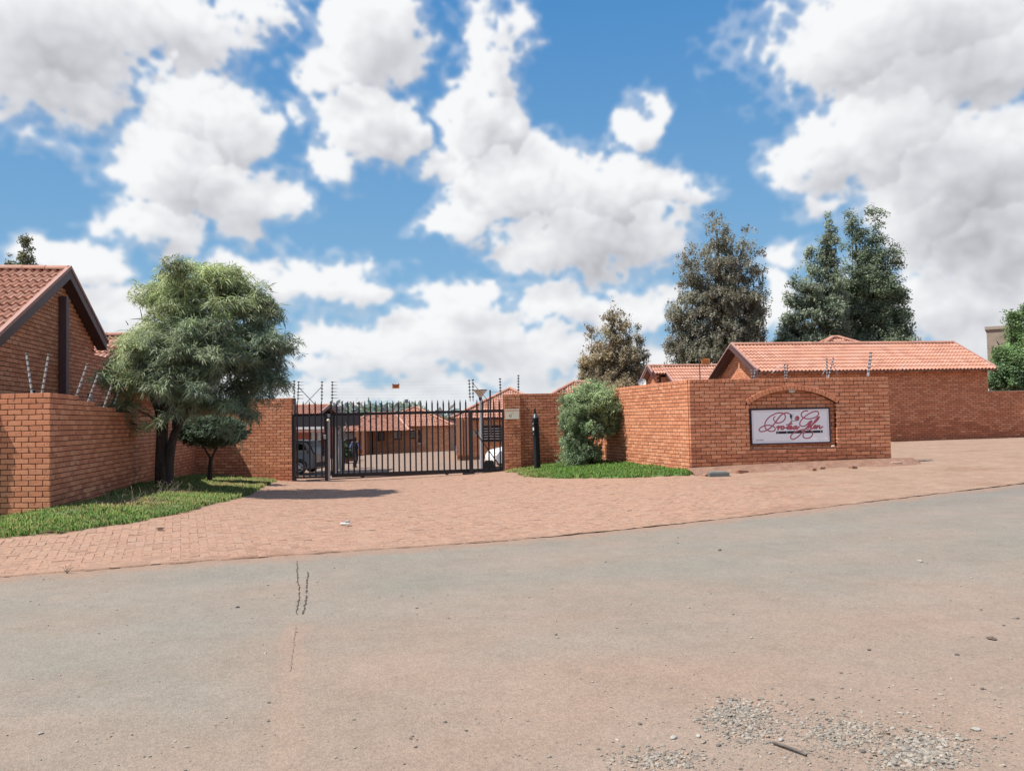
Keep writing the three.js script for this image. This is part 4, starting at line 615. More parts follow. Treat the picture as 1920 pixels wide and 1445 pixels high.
{ // the long building on the right
  const e0 = at(1425, 697, 31), apex = at(1372, 647, 33.4), g0 = .55, yr = apex.y - g0, t = thing('brick_building', 'long low face brick building with a pink tiled gable roof behind the sign wall', 'building', [apex.x, g0, apex.z], LB.turn);
  const zf = 2.5, p = (apex.y - e0.y) / zf, L = 9.67;
  const r = gableRoof(t, { x0: .02, x1: L, zf, zb: -2.5, yr, p, barges: 'lr', seed: 25, most: 300, rafters: 12, bargeH: .2 });
  const zw = 2.2, list = [], yw = r.yf - .02; part(t, 'wall', merge([box(L - .45, yw + 1.0, .2, L / 2 + .1, (yw - 1.0) / 2 + .06, zw - CORE - .1), box(L - .45, yw + 1, .2, L / 2 + .1, (yw - 1) / 2, -2.1)]), mortarMat);
  brickFace(list, new THREE.Matrix4().makeTranslation(.3, 0, zw), L - .42, -.9, Math.floor((yw + 1.0) / COURSE), { seed: 35, damp: .25 });
  const gs = new THREE.Shape([[-zw + CORE, -.5], [2.1, -.5], [2.1, yr - 2.1 * p - .1], [0, yr - .1], [-zw + CORE, yr - zw * p - .1]].map(v => new THREE.Vector2(...v)));
  for (const x of [.3 + CORE, L - .35]) part(t, 'gable', new THREE.ExtrudeGeometry(gs, { depth: .2, bevelEnabled: false }).rotateY(Math.PI / 2).translate(x, 0, 0), mortarMat);
  const FL = new THREE.Matrix4().makeBasis(V3(0, 0, 1), V3(0, 1, 0), V3(-1, 0, 0)).setPosition(.3, 0, -2.1); const l2 = []; brickFace(l2, FL, 4.19, yr - 1.45, 16, { seed: 36, spans: (a, b) => { const w = (yr - .14 - b) / p; return w <= 0 ? [] : [[Math.max(0, 2.1 - w), Math.min(4.19, 2.1 + w)]]; } });
  emitBricks(t, t, list.concat(l2), 300, { hide: (x, y) => x < 1660 && y > 704 });
  part(t, 'soffit', box(.42, .02, 2.6, 0, 0, 0).rotateX(Math.atan(p)).translate(.06, yr - 1.25 * p - .1, 1.25), timberMat); part(t, 'soffit', box(.42, .02, 2.6, 0, 0, 0).rotateX(-Math.atan(p)).translate(.06, yr - 1.25 * p - .1, -1.25), timberMat);
  const lp = at(1401, 687, 31.9).sub(t.position).applyAxisAngle(V3(0, 1, 0), -LB.turn); const lamp = part(t, 'flood_lamp', box(.1, .16, .14, .22, lp.y, 1.55, .015), std([.7, .7, .72], { roughness: .4 })); part(lamp, 'bracket', box(.12, .04, .04, .3, lp.y + .02, 1.55), std([.3, .3, .3]));
}
{ // low wall at the far right
  const a = at(1853, 760, 32.1), P = [a.x + .12, 32.4], Q = [a.x + 6, 33.1], t = thing('brick_wall', 'low face brick boundary wall at the far right under the leafy tree', 'wall', onGround(20, 32)), o = t.position.clone(), loc = (F) => new THREE.Matrix4().makeTranslation(-o.x, -o.y, -o.z).multiply(F); const list = [], top = at(1885, 733, 32.2).y, n = 27, F = frame(P, Q), L = planLen(P, Q); brickFace(list, loc(F), L, top - n * COURSE, n, { seed: 41, damp: .5 }); part(t, 'mortar', coreBox(F, L, top - n * COURSE - .3, top - .02, .2).translate(-o.x, -o.y, -o.z), mortarMat); part(t, 'coping', box(L, .03, .26, L / 2, top + .005, -.1).applyMatrix4(F).translate(-o.x, -o.y, -o.z), std([.42, .3, .24])); emitBricks(t, t, list, 220);
}
{ // small gabled house beyond the wall corner
  const apex = at(1219, 687, 42), g0 = G(apex.x, apex.z), yr = apex.y - g0, t = thing('brick_house', 'small gabled house with a satellite dish just behind the wall corner', 'house', [apex.x, g0, apex.z], 9 * rad), p = .56;
  gableRoof(t, { x0: .62, x1: 6.5, zf: 3.0, zb: -3, yr, p, barges: 'l', seed: 27, most: 160, bargeH: .2 });
  // the narrower upper gable that steps out to the left
  gableRoof(t, { x0: -.1, x1: .60, zf: .72, zb: -1.6, yr: yr + .004, p, barges: 'l', seed: 28, most: 10, bargeH: .2, noBack: true });
  const gs = (x, a, b) => { const s = new THREE.Shape([[-a, -.2], [b, -.2], [b, yr - b * p - .12], [0, yr - .12], [-a, yr - a * p - .12]].map(v => new THREE.Vector2(...v))); return new THREE.ExtrudeGeometry(s, { depth: .2, bevelEnabled: false }).rotateY(Math.PI / 2).translate(x, 0, 0); };
  part(t, 'wall', merge([gs(.9, 2.6, 2.6), gs(.15, .62, 1.5), box(.75, yr - .6, .2, .6, (yr - .6) / 2, .5), box(5, yr - 1.9, .2, 3.6, (yr - 1.9) / 2, 2.5)]), mortarMat);
  const list = []; for (const [x, a, b, s] of [[.9 - CORE, 2.6, 2.6, 51], [.15 - CORE, .62, 1.5, 52]]) { const F = new THREE.Matrix4().makeBasis(V3(0, 0, 1), V3(0, 1, 0), V3(-1, 0, 0)).setPosition(x, 0, -b); brickFace(list, F, a + b, .4, Math.floor((yr - .5) / COURSE), { seed: s, spans: (q, r) => { const w = (yr - .14 - r) / p; return w <= 0 ? [] : [[Math.max(0, b - w), Math.min(a + b, b + w)]]; } }); }
  brickFace(list, new THREE.Matrix4().makeTranslation(.15, 0, .62), .75, .4, Math.floor((yr - .9) / COURSE), { seed: 53 }); emitBricks(t, t, list, 60, { hide: (x, y) => y > 716 });
}
{ const c = at(1204, 717, 40.5), t = thing('satellite_dish', 'pale round satellite dish peeping over the brick wall', 'satellite dish', c, 0); const pts = []; for (let i = 0; i <= 8; i++) pts.push(new THREE.Vector2(i / 8 * .2, (i / 8) ** 2 * .06)); part(t, 'dish', new THREE.LatheGeometry(pts, 24).rotateX(Math.PI / 2 - .3), std([.46, .45, .44], { side: THREE.DoubleSide, roughness: .5 })); part(t, 'arm', bar(V3(0, -.15, 0), V3(0, -.05, .25), .012), galv); part(t, 'feed', box(.05, .05, .07, 0, -.04, .27), galv); part(t, 'mast', bar(V3(0, -1.0, -.1), V3(0, 0, -.03), .02), galv); }
// hip roofs
function hipRoof(t, { w, d, y0, rise, over = .35, ridge = 0, seed = 1, most = 0 }) {   // centred, eaves at y0
  const X = w / 2 + over, Z = d / 2 + over, list = [], far = []; const top = V3(0, y0 + rise, 0), r = ridge / 2;
  const pos = []; const tri = (a, b, c) => pos.push(...a, ...b, ...c); const A1 = [-X, y0, Z], B1 = [X, y0, Z], C1 = [X, y0, -Z], D1 = [-X, y0, -Z], R0 = [-r, y0 + rise, 0], R1 = [r, y0 + rise, 0]; tri(A1, B1, R1); if (r) { tri(A1, R1, R0); tri(C1, D1, R0); tri(C1, R0, R1); } else tri(C1, D1, R0); tri(B1, C1, R1); tri(D1, A1, R0); tri(A1, D1, C1); tri(A1, C1, B1);
  const g = new THREE.BufferGeometry(); g.setAttribute('position', new THREE.Float32BufferAttribute(pos, 3)); g.setAttribute('uv', new THREE.Float32BufferAttribute(new Float32Array(pos.length / 3 * 2), 2)); g.computeVertexNormals(); g.translate(0, -.02, 0);
  const roof = part(t, 'roof', g, std([.33, .16, .12]));
  const slope = (turn, L, run, tl) => { const U = Math.hypot(run, rise); const M = new THREE.Matrix4().makeRotationY(turn).multiply(slopeFrame(-L / 2, y0, run, run, rise)).multiply(new THREE.Matrix4().makeTranslation(0, -.04, .0)); const l = []; tileSlope(l, M, L, U, null, seed + turn * 7); return l.filter(i => { const c = new THREE.Matrix4().copy(M).invert(); const q = i.c.clone().applyMatrix4(c); const k = q.y / U, half = mix(L / 2, tl / 2, k); return Math.abs(q.x - L / 2) < half - .02; }); };
  const all = [...slope(0, 2 * X, Z, ridge), ...slope(Math.PI / 2, 2 * Z, X - r, 0).map(i => i), ...slope(-Math.PI / 2, 2 * Z, X - r, 0)];
  emitPieces(t, roof, all, it => TILES_FAR[it.k % 8], tileMat, 'roof_tile', 'roof_tiles', most);
  const hips = []; for (const [a, b] of [[A1, R0], [D1, R0], [B1, R1], [C1, R1], ...(r ? [[R0, R1]] : [])]) hips.push(...ridgeCaps(V3(...a).add(V3(0, .04, 0)), V3(...b).add(V3(0, .04, 0)), .12, .45, seed)); part(roof, 'ridge_tiles', hips, tileMat).userData.kind = 'stuff';
  return roof;
}
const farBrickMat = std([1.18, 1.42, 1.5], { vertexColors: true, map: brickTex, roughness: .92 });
const plainBrick = std([1, 1, 1], { vertexColors: true, map: brickTex });
function brickBlock(w, h, d, x, y, z, tone = [.5, .26, .16]) { const g = box(w, h, d, x, y, z), c = []; for (let i = 0; i < g.attributes.position.count; i++) c.push(...tone); g.setAttribute('color', new THREE.Float32BufferAttribute(c, 3)); const u = g.attributes.uv; for (let i = 0; i < u.count; i++) u.setXY(i, u.getX(i) * Math.max(w, d) * .6, u.getY(i) * h * .6); return g; }
// courses of a far wall: real bricks, joined
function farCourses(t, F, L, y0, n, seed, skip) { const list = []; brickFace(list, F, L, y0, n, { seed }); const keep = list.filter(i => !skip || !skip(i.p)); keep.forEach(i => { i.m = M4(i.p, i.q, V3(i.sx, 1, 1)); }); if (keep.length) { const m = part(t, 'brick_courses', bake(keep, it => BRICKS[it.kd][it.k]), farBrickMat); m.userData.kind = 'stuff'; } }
const frameMat = std([.06, .035, .03]), paneMat = new THREE.MeshPhysicalMaterial({ color: 0x14181c, roughness: .08, metalness: 0, specularIntensity: 1 }), curtainMat = std([.62, .62, .64]), whiteMat = std([.72, .72, .7], { roughness: .5 });
function windowUnit(t, x, y, z, w, h, kind = 'dark') {
  const f = part(t, 'window', [box(w, .06, .09, x, y + h / 2, z), box(w, .06, .09, x, y - h / 2, z), box(.06, h, .09, x - w / 2, y, z), box(.06, h, .09, x + w / 2, y, z), box(.04, h, .07, x, y, z)], frameMat);
  part(f, 'pane', box(w - .06, h - .06, .012, x, y, z - .02), kind === 'curtain' ? curtainMat : paneMat); part(f, 'sill', box(w + .12, .06, .14, x, y - h / 2 - .06, z + .03), std([.30, .14, .08]));
  if (kind === 'grille') for (let i = 1; i < 6; i++) part(f, 'grille_bar', box(w, .03, .03, x, y - h / 2 + i * h / 6, z + .06), whiteMat);
}
{ // house across the inner court
  const d = 71, pc = at(770, 848, d), g0 = pc.y, t = thing('brick_house', 'hip-roofed brick house with several windows straight behind the sliding gate', 'house', [pc.x, g0, pc.z - 3.1]); const X = (px) => at(px, 800, d).x - pc.x, Y = (py) => at(770, py, d).y - g0;
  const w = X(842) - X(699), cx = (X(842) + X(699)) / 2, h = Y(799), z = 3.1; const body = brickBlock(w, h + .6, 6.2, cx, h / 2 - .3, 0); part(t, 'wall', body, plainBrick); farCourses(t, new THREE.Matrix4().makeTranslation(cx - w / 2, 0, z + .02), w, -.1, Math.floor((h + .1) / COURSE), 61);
  const rg = new THREE.Group(); rg.name = 'main_roof'; rg.position.set(cx, 0, 0); t.add(rg); const apexY = at(762, 764, d + 3.1).y - g0; hipRoof(rg, { w, d: 6.2, y0: h, rise: apexY - h, seed: 3, ridge: .2 });
  for (const [a, b, y0, y1, k] of [[709, 720, 809, 824, 'dark'], [738, 752, 808, 822, 'curtain'], [770, 777, 808, 821, 'grille']]) windowUnit(t, (X(a) + X(b)) / 2, (Y(y0) + Y(y1)) / 2, z + .04, X(b) - X(a), Y(y0) - Y(y1), k);
  const dr = part(t, 'door', box(X(791) - X(784), Y(806) - Y(831), .08, (X(791) + X(784)) / 2, (Y(806) + Y(831)) / 2, z + .05), std([.07, .035, .03])); part(dr, 'handle', box(.05, .12, .06, X(785.3), Y(819), z + .12), galv); part(dr, 'threshold', box(X(792) - X(784), .1, .2, (X(791.5) + X(784)) / 2, Y(831.5), z + .08), whiteMat);
  part(t, 'drain_pipe', new THREE.CylinderGeometry(.05, .05, h, 8).translate(X(727), h / 2, z + .1), std([.30, .06, .04]));
  // the wing on the left
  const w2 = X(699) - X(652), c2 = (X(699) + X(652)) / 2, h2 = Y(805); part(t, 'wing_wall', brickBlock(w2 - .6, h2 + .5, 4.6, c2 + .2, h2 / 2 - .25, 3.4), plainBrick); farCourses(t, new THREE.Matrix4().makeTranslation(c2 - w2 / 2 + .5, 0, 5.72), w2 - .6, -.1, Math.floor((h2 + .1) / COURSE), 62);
  const wr = new THREE.Group(); wr.name = 'wing_roof'; wr.position.set(X(712), 0, 1.5); t.add(wr); hipRoof(wr, { w: X(760) - X(648), d: 8.6, y0: h2 - .05, rise: at(745, 773, d).y - g0 - h2, seed: 4, ridge: 2.2 });
  part(t, 'pillar', brickBlock(.35, h2, .35, X(682), h2 / 2, 6.15, [.40, .17, .09]), plainBrick); part(t, 'pillar', brickBlock(.35, h2, .35, X(694), h2 / 2, 6.15, [.44, .2, .11]), plainBrick); part(t, 'door', box(.75, 2, .06, X(671), 1, 5.78), std([.05, .03, .03])); part(t, 'grey_panel', box(1.0, .55, .06, X(664), h2 - .4, 5.8), std([.33, .33, .34]));
}
{ // house behind the right part of the gate
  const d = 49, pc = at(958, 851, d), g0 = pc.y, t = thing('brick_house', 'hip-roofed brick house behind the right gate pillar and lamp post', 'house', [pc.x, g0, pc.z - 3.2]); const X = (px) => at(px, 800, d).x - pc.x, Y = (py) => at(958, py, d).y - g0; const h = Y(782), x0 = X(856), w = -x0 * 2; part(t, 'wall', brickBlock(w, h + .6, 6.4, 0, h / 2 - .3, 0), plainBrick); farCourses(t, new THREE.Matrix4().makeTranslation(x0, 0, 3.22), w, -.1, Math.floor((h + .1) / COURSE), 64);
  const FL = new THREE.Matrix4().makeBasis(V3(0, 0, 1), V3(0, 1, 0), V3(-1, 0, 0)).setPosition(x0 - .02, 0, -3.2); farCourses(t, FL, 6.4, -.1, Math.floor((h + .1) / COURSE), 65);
  const rg = new THREE.Group(); rg.name = 'main_roof'; t.add(rg); hipRoof(rg, { w, d: 6.4, y0: h, rise: at(957, 729, d + 3.2).y - g0 - h, seed: 6, over: .3 });
  part(t, 'fascia', box(w + .6, .14, .05, 0, h - .05, 3.5), timberMat); part(t, 'pillar', brickBlock(.4, h, .4, X(862), h / 2, 3.45, [.46, .22, .13]), plainBrick); part(t, 'pillar', brickBlock(.34, h, .34, X(875), h / 2, 3.45, [.44, .20, .12]), plainBrick); part(t, 'door', box(.8, 2, .05, X(869), 1, 3.25), std([.12, .05, .04])); windowUnit(t, X(922), h - .95, 3.28, 1.1, .9, 'grille'); part(t, 'tray', box(1.2, .3, .1, X(884), h * .58, 3.27), std([.42, .36, .3]));
}
{ // roof further right over the wall
  const r1 = at(1104, 714, 46), t = thing('brick_house', 'pink tiled roof showing above the wall just left of the round shrub top', 'house', [r1.x, G(r1.x, r1.z), r1.z], 0), yr = r1.y - t.position.y; hipRoof((() => { const g = new THREE.Group(); g.name = 'main_roof'; g.position.set(-.35, 0, -2); t.add(g); return g; })(), { w: 5.4, d: 5.6, y0: yr - 1.45, rise: 1.45, seed: 8, ridge: .7, most: 120 }); part(t, 'wall', brickBlock(5.2, yr - 1.2, 5.4, -.35, (yr - 1.5) / 2, -2), plainBrick);
}
{ // peak of a roof behind the long building
  const r1 = at(1567, 633, 47), t = thing('brick_house', 'hip roof whose peak shows just above the ridge of the long building', 'house', [r1.x, G(r1.x, r1.z), r1.z]), yr = r1.y - t.position.y; const g = new THREE.Group(); g.name = 'main_roof'; t.add(g); hipRoof(g, { w: 7, d: 7, y0: yr - 1.9, rise: 1.9, seed: 9, ridge: .3, most: 40 }); part(t, 'wall', brickBlock(6.6, yr - 1.7, 6.6, 0, (yr - 1.9) / 2, 0), plainBrick);
}
{ // house beyond the carport
  const d = 60, pc = at(560, 852, d), g0 = pc.y, t = thing('brick_house', 'distant pink roofed house behind the dark carport', 'house', [pc.x, g0, pc.z - 3]); const Y = (py) => at(560, py, d).y - g0, X = (px) => at(px, 800, d).x - pc.x; const h = Y(777), w = X(599) - X(470); part(t, 'wall', brickBlock(w, h + .6, 6, X(534), h / 2 - .3, 0, [.42, .15, .09]), plainBrick); const g = new THREE.Group(); g.name = 'main_roof'; g.position.set(X(534), 0, 0); t.add(g); gableRoof(g, { x0: -w / 2 - .3, x1: w / 2 + .1, zf: 3.3, zb: -3.3, yr: at(560, 761, d + 3).y - g0 + .02, p: (at(560, 761, d + 3).y - g0 - h) / 3.3, barges: 'r', most: 0, far: true, seed: 12 }); part(t, 'fascia', box(w + .3, .22, .05, X(534), h - .14, 3.2), whiteMat);
  part(t, 'porch_roof', box(3.2, .12, 1.4, X(575), Y(809), 3.9), std([.5, .26, .2])); part(t, 'porch_fascia', box(3.2, .22, .06, X(575), Y(802), 4.62), whiteMat); windowUnit(t, X(594), Y(816), 3.06, .9, .9, 'curtain');
}
{ // beige building
  const c = at(1850, 614, 60), t = thing('rendered_building', 'tall plain beige rendered building rising behind the far right tree', 'building', [c.x, G(c.x, c.z), c.z], -.56), h = c.y - t.position.y; part(t, 'wall', box(9, h, 8, 4.5, h / 2, -4), std([.38, .31, .24], { map: soilTex })); part(t, 'parapet', box(9.2, .22, 8.2, 4.5, h - .06, -4), std([.35, .29, .23])); windowUnit(t, 5.4, h - 2.4, .05, 1.2, 1.0);
}
// ---------------------------------------------------------------- trees and shrubs
const leafMat = new THREE.MeshPhysicalMaterial({ color: 0xffffff, vertexColors: true, roughness: .95, transmission: .45, thickness: 0, specularIntensity: .4, side: THREE.DoubleSide });
const barkTex = tex(256, 256, (() => { const a = tileFbm(8, 3, 71), b = tileFbm(40, 2, 73); return (u, v) => .75 + .3 * a(u * 3 % 1, v) + .2 * b(u, v); })());
const barkMat = std([.075, .055, .045], { map: barkTex, bumpMap: barkTex, bumpScale: .03 });
// leaves as bent kites around a point; pos/normal/colour per leaf
function leafCluster(n, R, { len = .1, w = .012, spread = .05, droop = .5, tones, fan = 1, up = .2 }) {
  const pos = [], col = [], nor = [];
  for (let i = 0; i < n; i++) {
    const a = i / n * 6.283 + R() * 1.2, el = (R() - .35) * fan, dir = V3(Math.cos(a) * Math.cos(el), Math.sin(el) + up, Math.sin(a) * Math.cos(el)).normalize(), l = len * (.65 + R() * .6), o = V3(R() - .5, R() - .5, R() - .5).multiplyScalar(spread * 2);
    const side = dir.clone().cross(V3(R() - .5, 1, R() - .5)).normalize().multiplyScalar(w * (.7 + R() * .6)), m = o.clone().addScaledVector(dir, l * .5), e = o.clone().addScaledVector(dir, l).add(V3(0, -droop * l * (.4 + R() * .6), 0)); m.y -= droop * l * .12;
    const t = tones[Math.floor(R() * tones.length)], k = .85 + R() * .3, nn = side.clone().cross(e.clone().sub(o)).normalize(), flip = nn.y < 0; if (flip) nn.negate();
    for (const tri of [[o, m.clone().add(side), m.clone().sub(side)], [m.clone().sub(side), m.clone().add(side), e]]) for (const p of flip ? [tri[0], tri[2], tri[1]] : tri) { pos.push(p.x, p.y, p.z); col.push(t[0] * k, t[1] * k, t[2] * k); nor.push(nn.x, nn.y, nn.z); }
  }
  const g = new THREE.BufferGeometry(); g.setAttribute('position', new THREE.Float32BufferAttribute(pos, 3)); g.setAttribute('normal', new THREE.Float32BufferAttribute(nor, 3)); g.setAttribute('color', new THREE.Float32BufferAttribute(col, 3)); return g;
}
// points through ellipsoids, thicker towards the skin; gaps where coarse noise is low
function crownPoints(blobs, n, R, { inner = .45, gap = .0, gapScale = 2, minScale = .7, maxScale = 1.3, lean = null }) {
  const vol = blobs.map(b => Math.pow(b[3] * b[4] * b[5], .75) * (b[6] ?? 1)), tot = vol.reduce((a, b) => a + b, 0), list = [], q = new THREE.Quaternion(), e = new THREE.Euler();
  let tries = 0; while (list.length < n && tries++ < n * 6) {
    let k = R() * tot, i = 0; while (k > vol[i] && i < blobs.length - 1) k -= vol[i++]; const b = blobs[i];
    const u = V3(R() * 2 - 1, R() * 2 - 1, R() * 2 - 1); const l = u.length(); if (l > 1 || l < .02) continue; u.multiplyScalar(1 / l); const rr = mix(inner, 1.06, Math.pow(R(), .6)); const rag = 1 + .22 * n3(b[0] + u.x * 2.2, b[1] + u.y * 2.2, b[2] + u.z * 2.2);
    const p = V3(b[0] + u.x * b[3] * rr * rag, b[1] + u.y * b[4] * rr * rag, b[2] + u.z * b[5] * rr * rag); if (n3(p.x * gapScale, p.y * gapScale, p.z * gapScale) < gap - 1 + .35 * (1 - rr)) continue;
    e.set((R() - .5) * 1.1, R() * 6.283, (R() - .5) * 1.1); q.setFromEuler(e); const t = b[7] || [1, 1, 1], v = .7 + R() * .6; list.push([M4(p, q, minScale + R() * (maxScale - minScale)), new THREE.Color().setRGB(t[0] * v, t[1] * v, t[2] * v)]);
  }
  return list;
}
// tufts gathered into boughs: dark gaps stay between them
function boughPoints(blobs, nBoughs, per, r, R, { minScale = .75, maxScale = 1.25, flat = .7, droop = .25 } = {}) {
  const seeds = crownPoints(blobs, nBoughs, R, { inner: .55, gap: -1, gapScale: 1 }), out = [], q = new THREE.Quaternion(), e = new THREE.Euler(), c = V3(), g = () => R() + R() + R() - 1.5;
  for (const [m, col] of seeds) { c.setFromMatrixPosition(m); const rr = r * (.6 + R() * .8), v = .75 + R() * .5, n = Math.round(per * (.5 + R())); for (let i = 0; i < n; i++) { const x = g() * rr, z = g() * rr, y = g() * rr * flat - droop * (x * x + z * z) / rr; e.set((R() - .5) * .9, R() * 6.283, (R() - .5) * .9); const k = v * (.8 + R() * .4); out.push([M4(V3(c.x + x, c.y + y, c.z + z), q.clone().setFromEuler(e), minScale + R() * (maxScale - minScale)), new THREE.Color().setRGB(col.r * k, col.g * k, col.b * k)]); } }
  return out;
}
{ // the willow-leaved tree
  const d = 17.6, b = onGround(at(304, 900, d).x, d), t = thing('willow_leaved_tree', 'large bushy tree with narrow drooping leaves and dark forked trunk on the left verge', 'tree', b), L = (x, y, z = 0) => { const p = at(x, y, d).sub(b); p.z += z; return p; }, s = d / FOCAL;
  part(t, 'trunk', [limb([V3(-.02, -.15, 0), L(302, 860), L(306, 790, .02), L(322, 700, .05), L(352, 610, 0)], .155, .05, 10, 14, .18, 3), limb([V3(.13, -.15, .02), L(318, 860, .04), L(327, 815, .05), L(352, 770, .1), L(395, 700, .15), L(440, 640, .1)], .11, .035, 9, 14, .18, 4), limb([L(304, 800), L(290, 750, .1), L(255, 700, .2), L(225, 660, .2)], .07, .02, 7, 10, .2, 5), limb([L(345, 782, .1), L(345, 740, .2), L(370, 660, .35), L(390, 590, .3)], .075, .025, 7, 10, .2, 6), limb([L(330, 812, .03), L(322, 780, -.1), L(335, 720, -.3), L(320, 630, -.4)], .06, .02, 7, 10, .2, 7), limb([L(306, 810, 0), L(285, 780, .1), L(262, 768, .2)], .04, .012, 6, 8, .2, 8), limb([L(395, 700, .15), L(450, 690, .3), L(505, 690, .3)], .045, .012, 6, 8, .2, 9), limb([V3(.05, -.1, .03), V3(.06, .3, .1), V3(.05, .62, .04)], .1, .06, 8, 6, .3, 10)], barkMat);
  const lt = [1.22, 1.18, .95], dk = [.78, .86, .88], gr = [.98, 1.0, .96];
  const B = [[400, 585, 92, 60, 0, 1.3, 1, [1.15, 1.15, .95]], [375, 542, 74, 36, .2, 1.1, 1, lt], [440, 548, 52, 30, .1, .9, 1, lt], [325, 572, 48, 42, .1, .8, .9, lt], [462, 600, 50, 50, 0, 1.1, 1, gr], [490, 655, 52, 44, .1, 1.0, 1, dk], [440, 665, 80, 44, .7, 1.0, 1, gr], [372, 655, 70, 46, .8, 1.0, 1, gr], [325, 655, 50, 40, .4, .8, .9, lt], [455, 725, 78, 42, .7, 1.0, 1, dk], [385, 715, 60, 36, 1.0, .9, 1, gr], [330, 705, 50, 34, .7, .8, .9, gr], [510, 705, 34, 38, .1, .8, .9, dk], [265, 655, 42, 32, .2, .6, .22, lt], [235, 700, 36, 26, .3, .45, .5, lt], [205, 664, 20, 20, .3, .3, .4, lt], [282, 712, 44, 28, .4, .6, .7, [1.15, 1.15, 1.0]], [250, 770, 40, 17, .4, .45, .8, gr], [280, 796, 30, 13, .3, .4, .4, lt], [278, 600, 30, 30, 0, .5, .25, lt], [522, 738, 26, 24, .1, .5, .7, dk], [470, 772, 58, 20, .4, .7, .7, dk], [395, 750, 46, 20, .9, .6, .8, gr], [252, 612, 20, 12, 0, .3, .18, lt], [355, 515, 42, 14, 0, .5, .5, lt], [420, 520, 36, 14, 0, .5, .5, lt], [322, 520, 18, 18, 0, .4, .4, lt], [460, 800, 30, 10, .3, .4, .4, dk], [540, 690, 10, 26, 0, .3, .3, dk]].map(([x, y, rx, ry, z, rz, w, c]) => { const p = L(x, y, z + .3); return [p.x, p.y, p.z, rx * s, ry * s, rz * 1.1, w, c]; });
  const tones = [[.31, .37, .20], [.34, .385, .24], [.26, .33, .20], [.39, .42, .31], [.19, .26, .14]];
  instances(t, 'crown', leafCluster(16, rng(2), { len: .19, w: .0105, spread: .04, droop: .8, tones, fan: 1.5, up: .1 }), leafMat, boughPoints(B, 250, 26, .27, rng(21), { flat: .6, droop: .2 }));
  const tw = rng(9), tg = []; for (let i = 0; i < 46; i++) { const bb = B[Math.floor(tw() * B.length)], u = V3(tw() - .5, tw() * .9 - .2, tw() - .3).normalize(), c = V3(bb[0], bb[1], bb[2]); tg.push(bar(c, c.clone().add(V3(u.x * bb[3], u.y * bb[4], u.z * bb[5]).multiplyScalar(.75)), .012, .004, 5)); } part(t, 'twigs', tg, barkMat).userData.kind = 'stuff';
}
{ // lollipop tree
  const d = 20.2, b = onGround(at(394, 900, d).x, d), t = thing('topiary_tree', 'small clipped lollipop tree with flattened dark round crown beside the back wall', 'tree', b), L = (x, y, z = 0) => { const p = at(x, y, d).sub(b); p.z += z; return p; }, s = d / FOCAL;
  part(t, 'trunk', [limb([V3(0, -.1, 0), L(395, 870), L(396, 858)], .045, .038, 8, 8, .15, 1), limb([L(395, 862), L(386, 845), L(372, 828)], .03, .014, 6, 6, .1, 2), limb([L(395, 862), L(403, 845), L(415, 828)], .03, .014, 6, 6, .1, 3), limb([V3(-.04, -.1, .02), L(391, 885, .02), L(393, 862, 0)], .025, .02, 6, 6, .1, 4)], barkMat);
  const B = [[397, 812, 60, 25, 0, .75, 1], [370, 808, 36, 22, .1, .5, 1], [428, 808, 33, 24, .1, .5, 1], [397, 798, 45, 16, 0, .55, 1]].map(([x, y, rx, ry, z, rz, w]) => { const p = L(x, y, z); return [p.x, p.y, p.z, rx * s, ry * s, rz, w]; });
  instances(t, 'crown', leafCluster(11, rng(3), { len: .065, w: .016, spread: .04, droop: .3, tones: [[.10, .145, .085], [.125, .175, .11], [.08, .12, .07], [.17, .20, .15]], fan: 2 }), leafMat, crownPoints(B, 3600, rng(22), { inner: .45, gap: .1 }));
}
{ // the shrub by the right wall
  const d = 22.3, b = onGround(at(1090, 870, d).x, d), t = thing('shrub', 'tall round grey-green shrub with an arching right shoulder against the brick wall', 'shrub', b), L = (x, y, z = 0) => { const p = at(x, y, d).sub(b); p.z += z; return p; }, s = d / FOCAL;
  part(t, 'stem', [limb([V3(0, -.1, 0), L(1092, 830), L(1100, 790), L(1120, 765)], .06, .025, 7, 8, .2, 1), limb([V3(.1, -.1, 0), L(1108, 840), L(1122, 800), L(1140, 778)], .035, .015, 6, 8, .2, 2), limb([V3(-.1, -.1, .05), L(1078, 830), L(1080, 780)], .035, .015, 6, 8, .2, 3), limb([V3(.15, -.1, .1), L(1112, 855, .1), L(1125, 838, .1), L(1132, 800, .1)], .02, .008, 5, 8, .2, 4)], barkMat);
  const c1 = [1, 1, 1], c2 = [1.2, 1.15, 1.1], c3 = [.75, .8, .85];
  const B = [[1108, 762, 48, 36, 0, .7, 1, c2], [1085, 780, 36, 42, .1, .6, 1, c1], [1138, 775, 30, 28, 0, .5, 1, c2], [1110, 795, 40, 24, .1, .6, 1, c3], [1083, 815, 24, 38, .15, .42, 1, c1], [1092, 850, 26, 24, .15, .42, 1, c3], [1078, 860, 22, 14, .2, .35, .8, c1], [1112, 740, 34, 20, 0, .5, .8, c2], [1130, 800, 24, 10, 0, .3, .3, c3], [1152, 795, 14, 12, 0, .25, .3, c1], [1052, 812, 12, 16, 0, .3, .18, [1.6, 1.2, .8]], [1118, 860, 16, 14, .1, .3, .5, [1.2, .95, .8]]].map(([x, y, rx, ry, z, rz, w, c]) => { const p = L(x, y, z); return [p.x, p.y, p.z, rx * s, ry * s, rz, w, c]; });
  instances(t, 'crown', leafCluster(11, rng(4), { len: .07, w: .013, spread: .045, droop: .2, tones: [[0.259, 0.367, 0.177], [0.299, 0.408, 0.203], [0.203, 0.299, 0.150], [0.380, 0.448, 0.286]], fan: 2, up: .5 }), leafMat, boughPoints(B, 330, 24, .17, rng(23), { flat: .9, droop: -.1 }));
}
